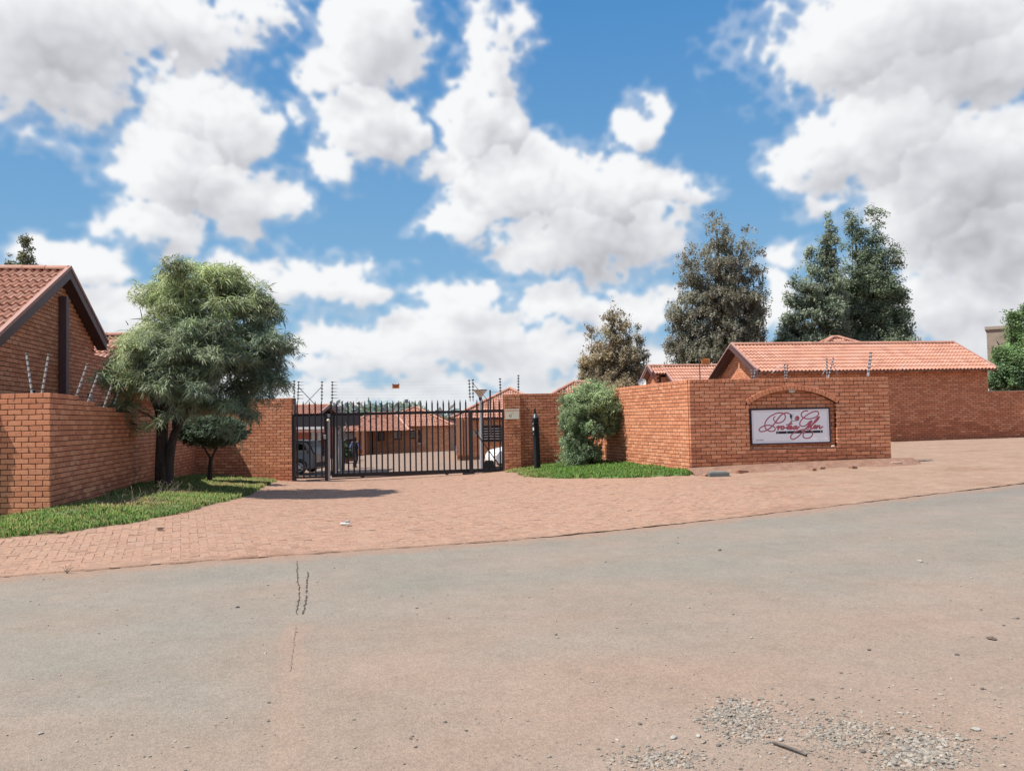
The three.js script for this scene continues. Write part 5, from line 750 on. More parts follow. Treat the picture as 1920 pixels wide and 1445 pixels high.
// wind-blown poplars: many leading shoots, each a tall spindle
function poplar(label, px, d, spires, tones, seed, n, extra = {}) {
  const b = onGround(at(px, 800, d).x, d), t = thing('poplar_tree', label, 'tree', b), s = d / FOCAL, R = rng(seed), L = (x, y, z = 0) => { const p = at(x, y, d).sub(b); p.z += z; return p; };
  const B = [], trunk = [limb([V3(0, -.2, 0), L(px + 1, 740), L(mix(px, spires[0][2], .5), mix(700, spires[0][3], .5)), L(mix(px, spires[0][2], .9), mix(700, spires[0][3], .85))], .2, .05, 8, 12, .15, seed)];
  for (const [x0, y0, x1, y1, w, c, z = 0] of spires) {   // base, tip, half width at the base
    const k = Math.max(4, Math.round((y0 - y1) / 14)); for (let i = 0; i < k; i++) { const f = i / (k - 1), x = mix(x0, x1, f) + (R() - .5) * 5, y = mix(y0 + 40 * R(), y1 + 6, f), r = w * 1.3 * (1 - Math.pow(f, 1.6) * .7) * (.75 + R() * .5); const p = L(x, y, z + (R() - .5) * w * s); B.push([p.x, p.y, p.z, r * s, (10 + 10 * (1 - f)) * s, r * s * .9, (.6 + .4 * (1 - f)), ((v) => [v, v * (.97 + R() * .06), v * (.94 + R() * .1)])(.75 + R() * .5)]); }
    trunk.push(limb([L(px, 720), L(mix(px, x0, .6), mix(720, y0, .5), z), L(mix(x0, x1, .4), mix(y0, y1, .4), z), L(mix(x0, x1, .85), mix(y0, y1, .85), z)], .08, .015, 6, 8, .1, seed + 3));
  }
  part(t, 'trunk', trunk, std([.11, .095, .08], { map: barkTex }));
  instances(t, 'crown', leafCluster(9, rng(seed + 1), { len: .16, w: .05, spread: .16, droop: .2, tones, fan: 2.2, up: .1, ...extra }), leafMat, crownPoints(B, n, rng(seed + 2), { inner: .1, gap: .78, gapScale: .8, minScale: .65, maxScale: 1.25 }));
  return t;
}
const greyLeaf = [[0.149, 0.155, 0.081], [0.230, 0.224, 0.138], [0.529, 0.517, 0.448], [0.391, 0.380, 0.310], [0.161, 0.161, 0.081]], greenLeaf = [[0.184, 0.247, 0.138], [0.276, 0.328, 0.218], [0.506, 0.540, 0.471], [0.138, 0.196, 0.103], [0.368, 0.414, 0.310]], dryLeaf = [[0.357, 0.284, 0.168], [0.420, 0.347, 0.221], [0.210, 0.173, 0.095], [0.273, 0.231, 0.126], [0.483, 0.410, 0.304]];
poplar('middle tall wind-blown poplar with grey-brown leaves left of the gable peak', 1345, 56, [[1340, 640, 1347, 400, 44], [1375, 620, 1398, 420, 36], [1300, 640, 1296, 455, 34], [1400, 640, 1420, 470, 30], [1280, 650, 1268, 545, 26], [1420, 655, 1430, 530, 18], [1330, 690, 1330, 560, 55], [1290, 690, 1280, 600, 34], [1380, 660, 1385, 540, 48], [1360, 590, 1362, 432, 30]], greyLeaf, 41, 15000);
poplar('left one of two close dark green poplars behind the long building, with a slender spire', 1540, 58, [[1545, 640, 1553, 396, 22], [1520, 640, 1523, 462, 30], [1492, 640, 1494, 510, 26], [1475, 645, 1478, 555, 14], [1550, 640, 1562, 430, 30], [1510, 650, 1510, 560, 45], [1560, 650, 1565, 520, 30]], greenLeaf, 51, 12000);
poplar('right one of two close dark green poplars behind the long building, broad and full', 1630, 60, [[1598, 640, 1600, 395, 26], [1630, 640, 1640, 385, 38], [1655, 640, 1668, 455, 36], [1680, 645, 1690, 520, 20], [1640, 650, 1648, 540, 58], [1600, 650, 1605, 520, 34], [1668, 655, 1698, 590, 18], [1615, 600, 1618, 420, 26]], greenLeaf, 61, 15500);
poplar('left brownish poplar behind the shrub top', 1145, 63, [[1140, 720, 1150, 560, 34], [1115, 720, 1108, 610, 26], [1170, 720, 1168, 590, 26], [1100, 725, 1095, 660, 18], [1140, 725, 1140, 640, 45]], dryLeaf, 71, 8000);
poplar('thinner grey poplar right of the brownish one, behind the small gabled house', 1195, 65, [[1192, 715, 1194, 612, 20], [1208, 715, 1206, 640, 12], [1180, 720, 1182, 640, 18]], greyLeaf, 81, 3200);
poplar('small tree top showing over the left house ridge', 38, 40, [[40, 560, 44, 445, 22], [22, 560, 18, 480, 13], [60, 560, 62, 480, 10]], greyLeaf, 91, 1500, { len: .12, w: .04, spread: .12 });
{ // leafy tree at the right edge
  const d = 37, b = onGround(at(1925, 760, d).x, d), t = thing('leafy_tree', 'bright green leafy tree over the low wall at the far right edge', 'tree', b), s = d / FOCAL, L = (x, y, z = 0) => { const p = at(x, y, d).sub(b); p.z += z; return p; };
  part(t, 'trunk', [limb([V3(0, -.2, 0), L(1925, 720), L(1920, 660), L(1915, 610)], .16, .05, 8, 10, .1, 1), limb([L(1923, 720), L(1895, 680), L(1870, 640)], .06, .02, 6, 8, .1, 2), limb([L(1923, 700), L(1905, 660), L(1893, 605)], .06, .02, 6, 8, .1, 3)], barkMat);
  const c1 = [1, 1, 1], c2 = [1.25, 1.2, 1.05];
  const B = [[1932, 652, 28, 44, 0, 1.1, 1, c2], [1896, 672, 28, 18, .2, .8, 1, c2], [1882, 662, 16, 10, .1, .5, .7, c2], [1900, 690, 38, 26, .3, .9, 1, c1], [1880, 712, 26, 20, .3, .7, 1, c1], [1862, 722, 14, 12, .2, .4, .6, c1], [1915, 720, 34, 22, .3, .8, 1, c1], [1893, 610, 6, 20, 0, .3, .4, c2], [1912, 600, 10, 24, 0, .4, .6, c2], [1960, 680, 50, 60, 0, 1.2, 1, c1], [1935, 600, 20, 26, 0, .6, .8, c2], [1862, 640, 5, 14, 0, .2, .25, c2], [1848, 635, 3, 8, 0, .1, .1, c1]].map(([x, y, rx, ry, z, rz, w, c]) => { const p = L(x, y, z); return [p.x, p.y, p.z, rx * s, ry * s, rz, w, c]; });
  instances(t, 'crown', leafCluster(10, rng(5), { len: .12, w: .034, spread: .1, droop: .25, tones: [[0.166, 0.284, 0.117], [0.216, 0.332, 0.147], [0.117, 0.205, 0.088], [0.255, 0.343, 0.196]], fan: 2, up: .4 }), leafMat, boughPoints(B, 240, 24, .28, rng(24), { flat: 1, droop: 0 }));
}
{ // far wood beyond the houses
  const R = rng(55), list = [], q = new THREE.Quaternion(), e = new THREE.Euler(); const put = (x, d, y0, h) => { for (let i = 0; i < 46; i++) { const f = R(), w = h * .34 * Math.sqrt(1 - f * .8); e.set(R() * 3, R() * 6, R() * 3); list.push([M4(V3(x + (R() - .5) * 2 * w, y0 + h * (.12 + .88 * f), -d + (R() - .5) * w), q.clone().setFromEuler(e), 1.0 + R() * 1.3), new THREE.Color().setRGB(...[.8, .85, .95].map(k => k * (.8 + R() * .5)))]); } };
  for (let i = 0; i < 130; i++) { const x = mix(-46, 34, R()), d = mix(118, 140, R()); if (x > -14 && R() < .8) continue; const top = at(960 + x / d * FOCAL, (x < -15 && x > -28 ? mix(764, 778, R()) : mix(781, 790, R())), d).y; put(x, d, -3.2, Math.max(2, top + 3.2)); }
  const o = instances(scene, 'distant_wood', leafCluster(14, rng(6), { len: .5, w: .16, spread: .55, droop: .1, tones: [[0.272, 0.296, 0.222], [0.346, 0.359, 0.272], [0.222, 0.247, 0.186]], fan: 3 }), leafMat, list); tag(o, 'grey-green band of distant trees beyond the houses behind the gate', 'trees');
}
{ // dead twigs at the foot of the tree, weeds
  const R = rng(66), spots = [[320, 930, 'tangle of dry grey twigs at the foot of the forked tree'], [240, 950, 'patch of dry straw-coloured twigs in the grass right of the wall corner'], [12, 965, 'dry twiggy weed against the left wall at the picture edge']];
  for (const [x, y, l] of spots) { const p = groundAt(x, y), g = []; for (let i = 0; i < 30; i++) { const a = V3((R() - .5) * .8, R() * .04, (R() - .5) * .5); a.y += G(p.x + a.x, p.z + a.z) - p.y + .04; const b = a.clone().add(V3((R() - .5) * .3, .06 + R() * .16, (R() - .5) * .3)), c = b.clone().add(V3((R() - .5) * .16, (R() - .3) * .1, (R() - .5) * .16)); g.push(bar(a, b, .004, .003, 4), bar(b, c, .003, .002, 4)); } const t = thing('dry_twigs', l, 'twigs', p); part(t, 'twigs', g, std([.24, .20, .14])); }
  const weeds = [[1395, 882], [1420, 879], [1447, 879], [1470, 877], [1340, 884], [1365, 884], [960, 886], [975, 880], [1330, 886], [15, 985], [1500, 876]].map(([x, y]) => groundAt(x, y));
  const list = []; for (const w of weeds) for (let i = 0; i < 26; i++) { const x = w.x + (R() - .5) * .45, z = w.z + (R() - .5) * .22; list.push([M4(V3(x, G(x, z) + .02, z), new THREE.Quaternion().setFromAxisAngle(V3(0, 1, 0), R() * 6), .35 + R() * .6), new THREE.Color().setRGB(1.5, 1.25, 1.3)]); }
  tag(instances(scene, 'weeds', tuft(8, .09, .05, rng(67), .9), bladeMat, list), 'sparse low weeds along the foot of the sign wall', 'weeds');
  // a straggly weed by the back wall
  const p = onGround(at(376, 890, 22).x, 22), t = thing('weed_plant', 'thin weed with pale seed heads standing between the forked trunk and the small round tree', 'weed', p), st = []; for (let i = 0; i < 7; i++) { const a = V3((R() - .5) * .3, 0, (R() - .5) * .1), b = a.clone().add(V3((R() - .5) * .5, .3 + R() * .5, 0)); st.push(bar(a, b, .006, .003, 5)); } part(t, 'stem', st, std([.18, .17, .09])); const hd = []; for (let i = 0; i < 22; i++) hd.push([M4(V3((R() - .5) * .7, .15 + R() * .75, (R() - .5) * .2), new THREE.Quaternion().setFromAxisAngle(V3(R(), R(), R()).normalize(), R() * 6), .5 + R() * .4), new THREE.Color().setRGB(3, 2.2, 2.4)]); instances(t, 'seed_heads', leafCluster(6, rng(68), { len: .06, w: .012, spread: .03, tones: [[.12, .11, .07]], fan: 2 }), leafMat, hd);
}
// ---------------------------------------------------------------- the inner court: carport, cars, guard, lamp
{ // dark carport
  const d0 = 39.5, d1 = 45.5, c = at(590, 886, 42), t = thing('carport', 'dark flat-roofed carport with slim pale poles sheltering a silver car', 'carport', [c.x, G(c.x, c.z), c.z]), P = (x, y, d) => at(x, y, d).sub(t.position); const g = t.position;
  const xl = P(470, 790, d0).x, xr = P(631, 790, d0).x, yt = P(580, 778, d0).y, yb = P(580, 800, d0).y;
  const dark = std([.035, .033, .04]); part(t, 'roof', box(xr - xl, .06, d1 - d0, (xl + xr) / 2, yt - .04, -(d0 + d1) / 2 - g.z), dark); part(t, 'fascia', box(xr - xl, yt - yb, .05, (xl + xr) / 2, (yt + yb) / 2, -d0 - g.z + .02), dark); part(t, 'fascia', box(.05, yt - yb, d1 - d0, xr + .01, (yt + yb) / 2, -(d0 + d1) / 2 - g.z), dark); part(t, 'fascia', box(xr - xl, .3, .05, (xl + xr) / 2, yt - .15, -d1 - g.z), dark);
  for (const [px, d] of [[629, 40], [638, 45], [540, 40], [520, 45]]) { const p = P(px, 840, d), gy = G(p.x + g.x, -d) - g.y; part(t, 'pole', new THREE.CylinderGeometry(.05, .055, yt - gy - .05, 10).translate(p.x, (yt + gy) / 2, -d - g.z), std([.45, .45, .45], { roughness: .5 })); }
  part(t, 'strut', bar(P(632, 812, 40.2), P(644, 786, 41.5), .045), std([.35, .34, .33])); part(t, 'strut', bar(P(643, 786, 41.2), P(650, 800, 41.5), .04), std([.3, .3, .3]));
}
// a car: side outline swept across, then wheels, glass and lamps
function car(name, label, pos, turn, spec) {
  const t = thing(name, label, 'car', pos, turn), { L, W, profile, glass, wheels, wr, paint } = spec;
  const sh = new THREE.Shape(profile.map(p => new THREE.Vector2(...p))); for (const wx of wheels) { }
  const body = new THREE.ExtrudeGeometry(sh, { depth: W - .16, bevelEnabled: true, bevelSize: .06, bevelThickness: .08, bevelSegments: 4, curveSegments: 6 }).translate(0, 0, -(W - .16) / 2); const P = body.attributes.position; for (let i = 0; i < P.count; i++) { const y = P.getY(i), k = y > spec.belt ? 1 - .17 * (y - spec.belt) / (spec.H - spec.belt) : 1; P.setZ(i, P.getZ(i) * k); } body.computeVertexNormals();
  part(t, 'body', body, paint);
  const glassMat = new THREE.MeshPhysicalMaterial({ color: 0x0a0c0f, roughness: .06, clearcoat: 1 });
  for (const s of [-1, 1]) for (const poly of glass) { const g = new THREE.ExtrudeGeometry(new THREE.Shape(poly.map(p => new THREE.Vector2(...p))), { depth: .02, bevelEnabled: false }); g.translate(0, 0, -.01); const q = g.attributes.position; for (let i = 0; i < q.count; i++) { const y = q.getY(i); const k = 1 - .17 * (y - spec.belt) / (spec.H - spec.belt); q.setZ(i, q.getZ(i) + s * (W / 2 * k + .004)); } g.computeVertexNormals(); part(t, 'side_window', g, glassMat); }
  for (const [a, b, w] of spec.screens) part(t, 'windscreen', (() => { const g = new THREE.BoxGeometry(Math.hypot(b[0] - a[0], b[1] - a[1]), .02, w); g.rotateZ(Math.atan2(b[1] - a[1], b[0] - a[0])).translate((a[0] + b[0]) / 2, (a[1] + b[1]) / 2, 0); return g; })(), glassMat);
  const tyre = std([.015, .015, .016], { roughness: .8 }), rim = std([.45, .46, .48], { roughness: .3, metalness: .8 });
  for (const x of wheels) for (const s of [-1, 1]) { const z = s * (W / 2 - .08); const w = part(t, 'wheel', new THREE.TorusGeometry(wr * .78, wr * .24, 10, 24).scale(1, 1, 1.1).translate(x, wr, z), tyre); const rg = [new THREE.CylinderGeometry(wr * .2, wr * .2, .2, 12).rotateX(Math.PI / 2).translate(x, wr, z), new THREE.TorusGeometry(wr * .6, .022, 6, 20).translate(x, wr, z + s * .08)]; for (let i = 0; i < 5; i++) { const a = i / 5 * 6.283; rg.push(bar(V3(x, wr, z + s * .08), V3(x + Math.cos(a) * wr * .6, wr + Math.sin(a) * wr * .6, z + s * .08), .03, .022, 5)); } part(w, 'rim', rg, rim); part(t, 'wheel_arch', new THREE.TorusGeometry(wr * 1.12, .035, 6, 16, Math.PI).translate(x, wr, s * (W / 2 + .0)), tyre); part(w, 'hub', new THREE.CylinderGeometry(wr * .75, wr * .75, .12, 18).rotateX(Math.PI / 2).translate(x, wr, z - s * .04), tyre); }
  for (const [x, y, z, w, h, dd, col, nm] of spec.lamps) for (const s of [-1, 1]) part(t, nm, box(w, h, dd, x, y, s * z, .02), std(col, { roughness: .2 }));
  for (const x of [0, L]) part(t, 'bumper', box(.14, .24, W - .06, x ? L - .0 : 0, .46, 0, .06), spec.bumper || paint);
  for (const s of [-1, 1]) { part(t, 'mirror', box(.12, .13, .2, spec.mirror[0], spec.mirror[1], s * (W / 2 + .05), .03), paint); for (const hx of spec.handles) part(t, 'door_handle', box(.18, .03, .03, hx, spec.belt - .1, s * (W / 2 + .008), .01), rim); }
  part(t, 'number_plate', box(.02, .11, .5, spec.plate[0], spec.plate[1], 0), std([.7, .68, .6]));
  return t;
}
const suv = { L: 4.55, W: 1.82, H: 1.66, belt: 1.02, profile: [[.02, .34], [.05, .62], [.1, .98], [.28, 1.3], [.52, 1.6], [1.2, 1.66], [2.3, 1.62], [2.75, 1.45], [3.3, 1.06], [4.2, .92], [4.5, .74], [4.55, .4], [4.4, .28], [.2, .28]], glass: [[[.42, 1.06], [.62, 1.5], [1.12, 1.55], [1.14, 1.06]], [[1.2, 1.06], [1.2, 1.55], [2.05, 1.54], [2.08, 1.06]], [[2.14, 1.06], [2.12, 1.53], [2.5, 1.47], [3.05, 1.06]]], screens: [[[.13, 1.08], [.42, 1.55], 1.3], [[2.68, 1.5], [3.3, 1.09], 1.35]], wheels: [.85, 3.62], wr: .35, paint: std([.11, .115, .125], { roughness: .28, metalness: .5 }), lamps: [[.1, .95, .76, .14, .28, .18, [.35, .03, .03], 'tail_lamp'], [4.42, .74, .72, .2, .16, .24, [.8, .8, .8], 'headlight']], mirror: [2.9, 1.1], handles: [1.3, 2.3], plate: [.03, .72], bumper: std([.06, .06, .065]) };
{ const p = at(603, 885, 42.6); car('parked_car', 'silver grey car parked under the dark carport behind the palisade panel', [p.x, G(p.x, p.z) + .0, p.z], Math.PI - .12, suv); }
const hatch = { L: 3.9, W: 1.68, H: 1.48, belt: .92, profile: [[.02, .3], [.04, .7], [.12, .95], [.5, 1.4], [1.0, 1.48], [2.0, 1.44], [2.5, 1.25], [2.95, .95], [3.7, .8], [3.88, .6], [3.9, .36], [3.75, .24], [.2, .24]], glass: [[[.5, .95], [.68, 1.32], [1.2, 1.38], [1.22, .95]], [[1.28, .95], [1.28, 1.38], [1.95, 1.36], [2.3, 1.2], [2.7, .95]]], screens: [[[.1, .96], [.5, 1.4], 1.25], [[2.3, 1.36], [2.92, .98], 1.2]], wheels: [.7, 3.12], wr: .3, paint: std([.78, .78, .77], { roughness: .25 }), lamps: [[.06, .82, .7, .1, .22, .16, [.4, .03, .03], 'tail_lamp'], [3.76, .68, .64, .2, .16, .26, [.55, .57, .6], 'headlight']], mirror: [2.55, .98], handles: [1.35], plate: [.03, .62] };
{ const p = at(840, 855, 84); car('parked_car', 'white car seen from behind beside the cream cabinet across the court', [p.x, at(840, 866, 84).y, p.z], -Math.PI / 2 - .1 + Math.PI, { ...hatch, W: 1.75 }); }
{ const p = at(936, 858, 44); car('parked_car', 'white car showing its nose at the right end of the gate', [p.x + 3.25, G(p.x, p.z), p.z - .4], Math.PI + .35, hatch); }
{ const d = 78, a = at(843, 848, d), t = thing('cream_cabinet', 'tall cream cabinet with a grey roof standing behind the white car across the court', 'cabinet', [a.x, a.y - 1, a.z]), w = at(853, 830, d).x - at(834, 830, d).x, h = at(843, 813, d).y - t.position.y; part(t, 'body', box(w, h, .9, 0, h / 2, 0, .02), std([.66, .62, .52])); part(t, 'door', box(w * .42, h * .6, .03, w * .22, h * .62, .46), std([.6, .56, .46])); part(t, 'lid', box(w + .15, .12, 1.05, 0, h + .04, 0), std([.09, .05, .05])); }
{ // lamp post
  const d = 42, b = at(903, 880, d), t = thing('street_lamp', 'grey lamp post with an upturned cone shade rising behind the gate', 'street lamp', [b.x, b.y, b.z]), h = at(901, 744, d).y - b.y; part(t, 'pole', [new THREE.CylinderGeometry(.055, .085, h, 12).translate(0, h / 2, 0), new THREE.CylinderGeometry(.1, .1, .5, 12).translate(0, .25, 0)], std([.34, .33, .34], { roughness: .5 }));
  const H = (y) => at(901, y, d).y - b.y; const pts = [[.07, H(747)], [.1, H(743)], [.33, H(732.5)], [.345, H(731)], [.0, H(730)]].map(p => new THREE.Vector2(...p)); part(t, 'lamp_shade', new THREE.LatheGeometry(pts, 24), std([.52, .42, .32], { roughness: .4 })); part(t, 'lamp_rim', new THREE.TorusGeometry(.345, .018, 6, 28).rotateX(Math.PI / 2).translate(0, H(731), 0), std([.12, .1, .09])); part(t, 'collar', new THREE.CylinderGeometry(.09, .07, .18, 12).translate(0, H(747), 0), std([.08, .06, .06])); part(t, 'cap', new THREE.SphereGeometry(.12, 12, 6, 0, 6.3, 0, 1.57).scale(1, .5, 1).translate(0, H(730.5), 0), std([.5, .48, .45]));
}
{ const d = 47, a = at(919.5, 770, d), t = thing('antenna_pole', 'short dark pole on the slope of the roof right of the lamp head', 'pole', a); part(t, 'pole', bar(V3(0, -1.4, 0), V3(0, at(919.5, 731, d).y - a.y, 0), .05), timberMat); part(t, 'wire', bar(V3(0, at(919.5, 735, d).y - a.y, 0), V3(.6, at(940, 735, d).y - a.y, 0), .008), timberMat); }
{ // potted plants and bare trunks by the guard hut
  const R = rng(5); for (const [px, py, d, l, h] of [[649, 850, 52, 'small dark green potted bush left of the walking guard', .7], [657, 852, 54, 'second smaller potted bush close behind the walking guard', .55]]) { const p = at(px, py, d); const t = thing('potted_plant', l, 'plant', [p.x, G(p.x, p.z), p.z]); part(t, 'pot', new THREE.CylinderGeometry(.22, .16, .35, 14).translate(0, .17, 0), std([.16, .07, .05])); instances(t, 'leaves', leafCluster(10, R, { len: .16, w: .04, spread: .1, tones: [[.05, .10, .035], [.07, .13, .05]], fan: 2 }), leafMat, crownPoints([[0, .35 + h / 2, 0, .35, h / 2, .35, 1]], 160, R, {})); part(t, 'stem', bar(V3(0, .2, 0), V3(0, .6, 0), .03), barkMat); }
  for (const [px, d, l, ln] of [[642, 46, 'dark leaning tree trunk with pale stripped bark right of the carport', .5], [634, 47, 'upright pale grey tree trunk at the carport edge', .1]]) { const p = at(px, 870, d), t = thing('bare_trunk', l, 'tree trunk', [p.x, G(p.x, p.z), p.z]); part(t, 'trunk', limb([V3(0, -.1, 0), V3(.05, 1.2, 0), V3(-.1, 2.2, 0), V3(-.1 + ln * .4, 3.1, 0)], .13, .06, 8, 10, .2, px), std(ln > .3 ? [.06, .045, .04] : [.42, .39, .36], { map: barkTex })); part(t, 'branch', limb([V3(0, 1.9, 0), V3(.3, 2.5, 0), V3(.35, 3.0, 0)], .06, .03, 6, 8, .2, 3), std([.38, .35, .33], { map: barkTex })); part(t, 'branch', limb([V3(-.05, 2.0, 0), V3(-.35, 2.6, 0), V3(-.5, 2.9, 0)], .05, .03, 6, 8, .2, 4), std([.07, .05, .045])); }
  const d = 46, a = at(560, 840, d); 
}
// ---------------------------------------------------------------- the guard
function fleshMesh(bones, cell, k = .02) {            // bones: [a, b, ra, rb] joined smoothly
  const lo = V3(1e9, 1e9, 1e9), hi = V3(-1e9, -1e9, -1e9); for (const [a, b, ra, rb] of bones) for (const [p, r] of [[a, ra], [b, rb]]) { lo.min(p.clone().subScalar(r + .04)); hi.max(p.clone().addScalar(r + .04)); }
  const c = lo.clone().add(hi).multiplyScalar(.5), half = Math.max(hi.x - lo.x, hi.y - lo.y, hi.z - lo.z) / 2, n = Math.min(150, Math.ceil(half * 2 / cell) + 4);
  const mc = new MarchingCubes(n, new THREE.MeshStandardMaterial(), false, false, 200000); mc.isolation = 0; const ab = V3(), ap = V3();
  for (let z = 0; z < n; z++) for (let y = 0; y < n; y++) for (let x = 0; x < n; x++) { const p = V3((x - n / 2) / (n / 2), (y - n / 2) / (n / 2), (z - n / 2) / (n / 2)).multiplyScalar(half).add(c); let s = 0; for (const [a, b, ra, rb] of bones) { ab.subVectors(b, a); ap.subVectors(p, a); const t = clamp(ap.dot(ab) / Math.max(ab.lengthSq(), 1e-9)); const d = ap.addScaledVector(ab, -t).length() - mix(ra, rb, t); s += Math.exp(-d / k); } mc.field[z * n * n + y * n + x] = s > 0 ? k * Math.log(s) : -1; }
  mc.update(); const g = new THREE.BufferGeometry(); g.setAttribute('position', new THREE.BufferAttribute(mc.positionArray.slice(0, mc.count * 3), 3)); g.setAttribute('normal', new THREE.BufferAttribute(mc.normalArray.slice(0, mc.count * 3), 3)); g.scale(half, half, half).translate(c.x, c.y, c.z); g.computeVertexNormals(); return g;
}
{
  const d = 47.5, b = at(666, 876, d), t = thing('person', 'person in dark uniform with blue sleeves walking away inside the gate', 'person', [b.x, b.y, b.z], Math.PI * .86); // local +z is forward
  const v = V3, skin = std([.10, .055, .038], { roughness: .6 }), navy = std([.012, .014, .03]), blue = std([.10, .13, .30]), hair = std([.01, .009, .009]), shoe = std([.01, .01, .01], { roughness: .4 });
  const hipL = v(.09, .9, 0), hipR = v(-.09, .9, 0), kneeL = v(.1, .49, .12), ankL = v(.11, .09, .02), kneeR = v(-.11, .5, .0), ankR = v(-.13, .09, -.2), shL = v(.19, 1.42, -.01), shR = v(-.19, 1.42, -.01), elL = v(.27, 1.15, -.06), elR = v(-.29, 1.16, .02), wrL = v(.28, .92, .06), wrR = v(-.33, .95, .14), nk = v(0, 1.46, 0), hd = v(.0, 1.60, .02);
  const fingers = (w, s) => { const o = []; for (let i = 0; i < 4; i++) { const x = (i - 1.5) * .019, l = [.055, .065, .06, .045][i]; const base = v(w.x + s * .0, w.y - .1, w.z + x + .02); o.push([base, base.clone().add(v(-s * .006, -l * .55, .004)), .0095, .009], [base.clone().add(v(-s * .006, -l * .55, .004)), base.clone().add(v(-s * .024, -l, .006)), .009, .008]); } o.push([v(w.x, w.y - .04, w.z + .035), v(w.x - s * .015, w.y - .075, w.z + .065), .011, .01]); return o; };
  const bodyBones = [[v(0, .95, 0), v(0, 1.18, 0), .115, .11], [v(0, 1.18, 0), v(0, 1.36, 0), .115, .125], [shL, shR, .062, .062], [nk, v(0, 1.53, .01), .052, .05], [v(0, 1.575, .03), v(0, 1.64, .0), .074, .088], [v(0, 1.53, .06), v(0, 1.57, .06), .04, .045], [v(0, 1.585, .105), v(0, 1.60, .1), .014, .011], [v(.083, 1.59, .0), v(.083, 1.61, .0), .018, .018], [v(-.083, 1.59, .0), v(-.083, 1.61, .0), .018, .018], [hipL, kneeL, .078, .052], [kneeL, ankL, .05, .035], [hipR, kneeR, .078, .052], [kneeR, ankR, .05, .035], [shL, elL, .046, .037], [elL, wrL, .036, .026], [shR, elR, .046, .037], [elR, wrR, .036, .026], [wrL, v(wrL.x, wrL.y - .09, wrL.z + .02), .026, .03], [wrR, v(wrR.x, wrR.y - .09, wrR.z + .02), .026, .03]];
  const main = fleshMesh(bodyBones, .013, .014), hl = fleshMesh([[wrL, v(wrL.x, wrL.y - .1, wrL.z + .02), .024, .03], ...fingers(wrL, 1)], .0045, .003), hr = fleshMesh([[wrR, v(wrR.x, wrR.y - .1, wrR.z + .02), .024, .03], ...fingers(wrR, -1)], .0045, .003);
  part(t, 'body', [main, hl, hr], skin);
  part(t, 'trousers', fleshMesh([[v(0, .93, 0), v(0, 1.0, 0), .128, .13], [hipL, kneeL, .098, .078], [kneeL, v(ankL.x, .1, ankL.z), .074, .066], [hipR, kneeR, .098, .078], [kneeR, v(ankR.x, .1, ankR.z), .074, .066]], .014, .018), navy);
  part(t, 'vest', fleshMesh([[v(0, 1.0, 0), v(0, 1.2, 0), .14, .14], [v(0, 1.2, 0), v(0, 1.38, 0), .145, .14], [v(.12, 1.41, 0), v(-.12, 1.41, 0), .075, .075], [v(.09, 1.1, 0), v(.1, 1.36, 0), .1, .1], [v(-.09, 1.1, 0), v(-.1, 1.36, 0), .1, .1]], .014, .018), navy);
  part(t, 'sleeve', fleshMesh([[v(.17, 1.42, 0), elL, .07, .055], [elL, v(.28, .97, .04), .054, .045]], .012, .014), blue); part(t, 'sleeve', fleshMesh([[v(-.17, 1.42, 0), elR, .07, .055], [elR, v(-.325, 1.0, .12), .054, .045]], .012, .014), blue);
  part(t, 'hair', fleshMesh([[v(0, 1.64, -.01), v(0, 1.66, -.012), .092, .092], [v(0, 1.58, -.035), v(0, 1.62, -.03), .07, .08]], .01, .01), hair);
  for (const [a, f] of [[ankL, 0], [ankR, .12]]) part(t, 'shoe', fleshMesh([[v(a.x, .05, a.z - .05), v(a.x, .04, a.z + .17), .05, .038], [v(a.x, .1, a.z), v(a.x, .06, a.z), .05, .05]], .01, .01), shoe);
  for (const s of [-1, 1]) part(t, 'eye', new THREE.SphereGeometry(.011, 8, 6).translate(s * .032, 1.605, .098), std([.6, .58, .55])); part(t, 'mouth', box(.045, .008, .01, 0, 1.548, .103), std([.12, .04, .035]));
}
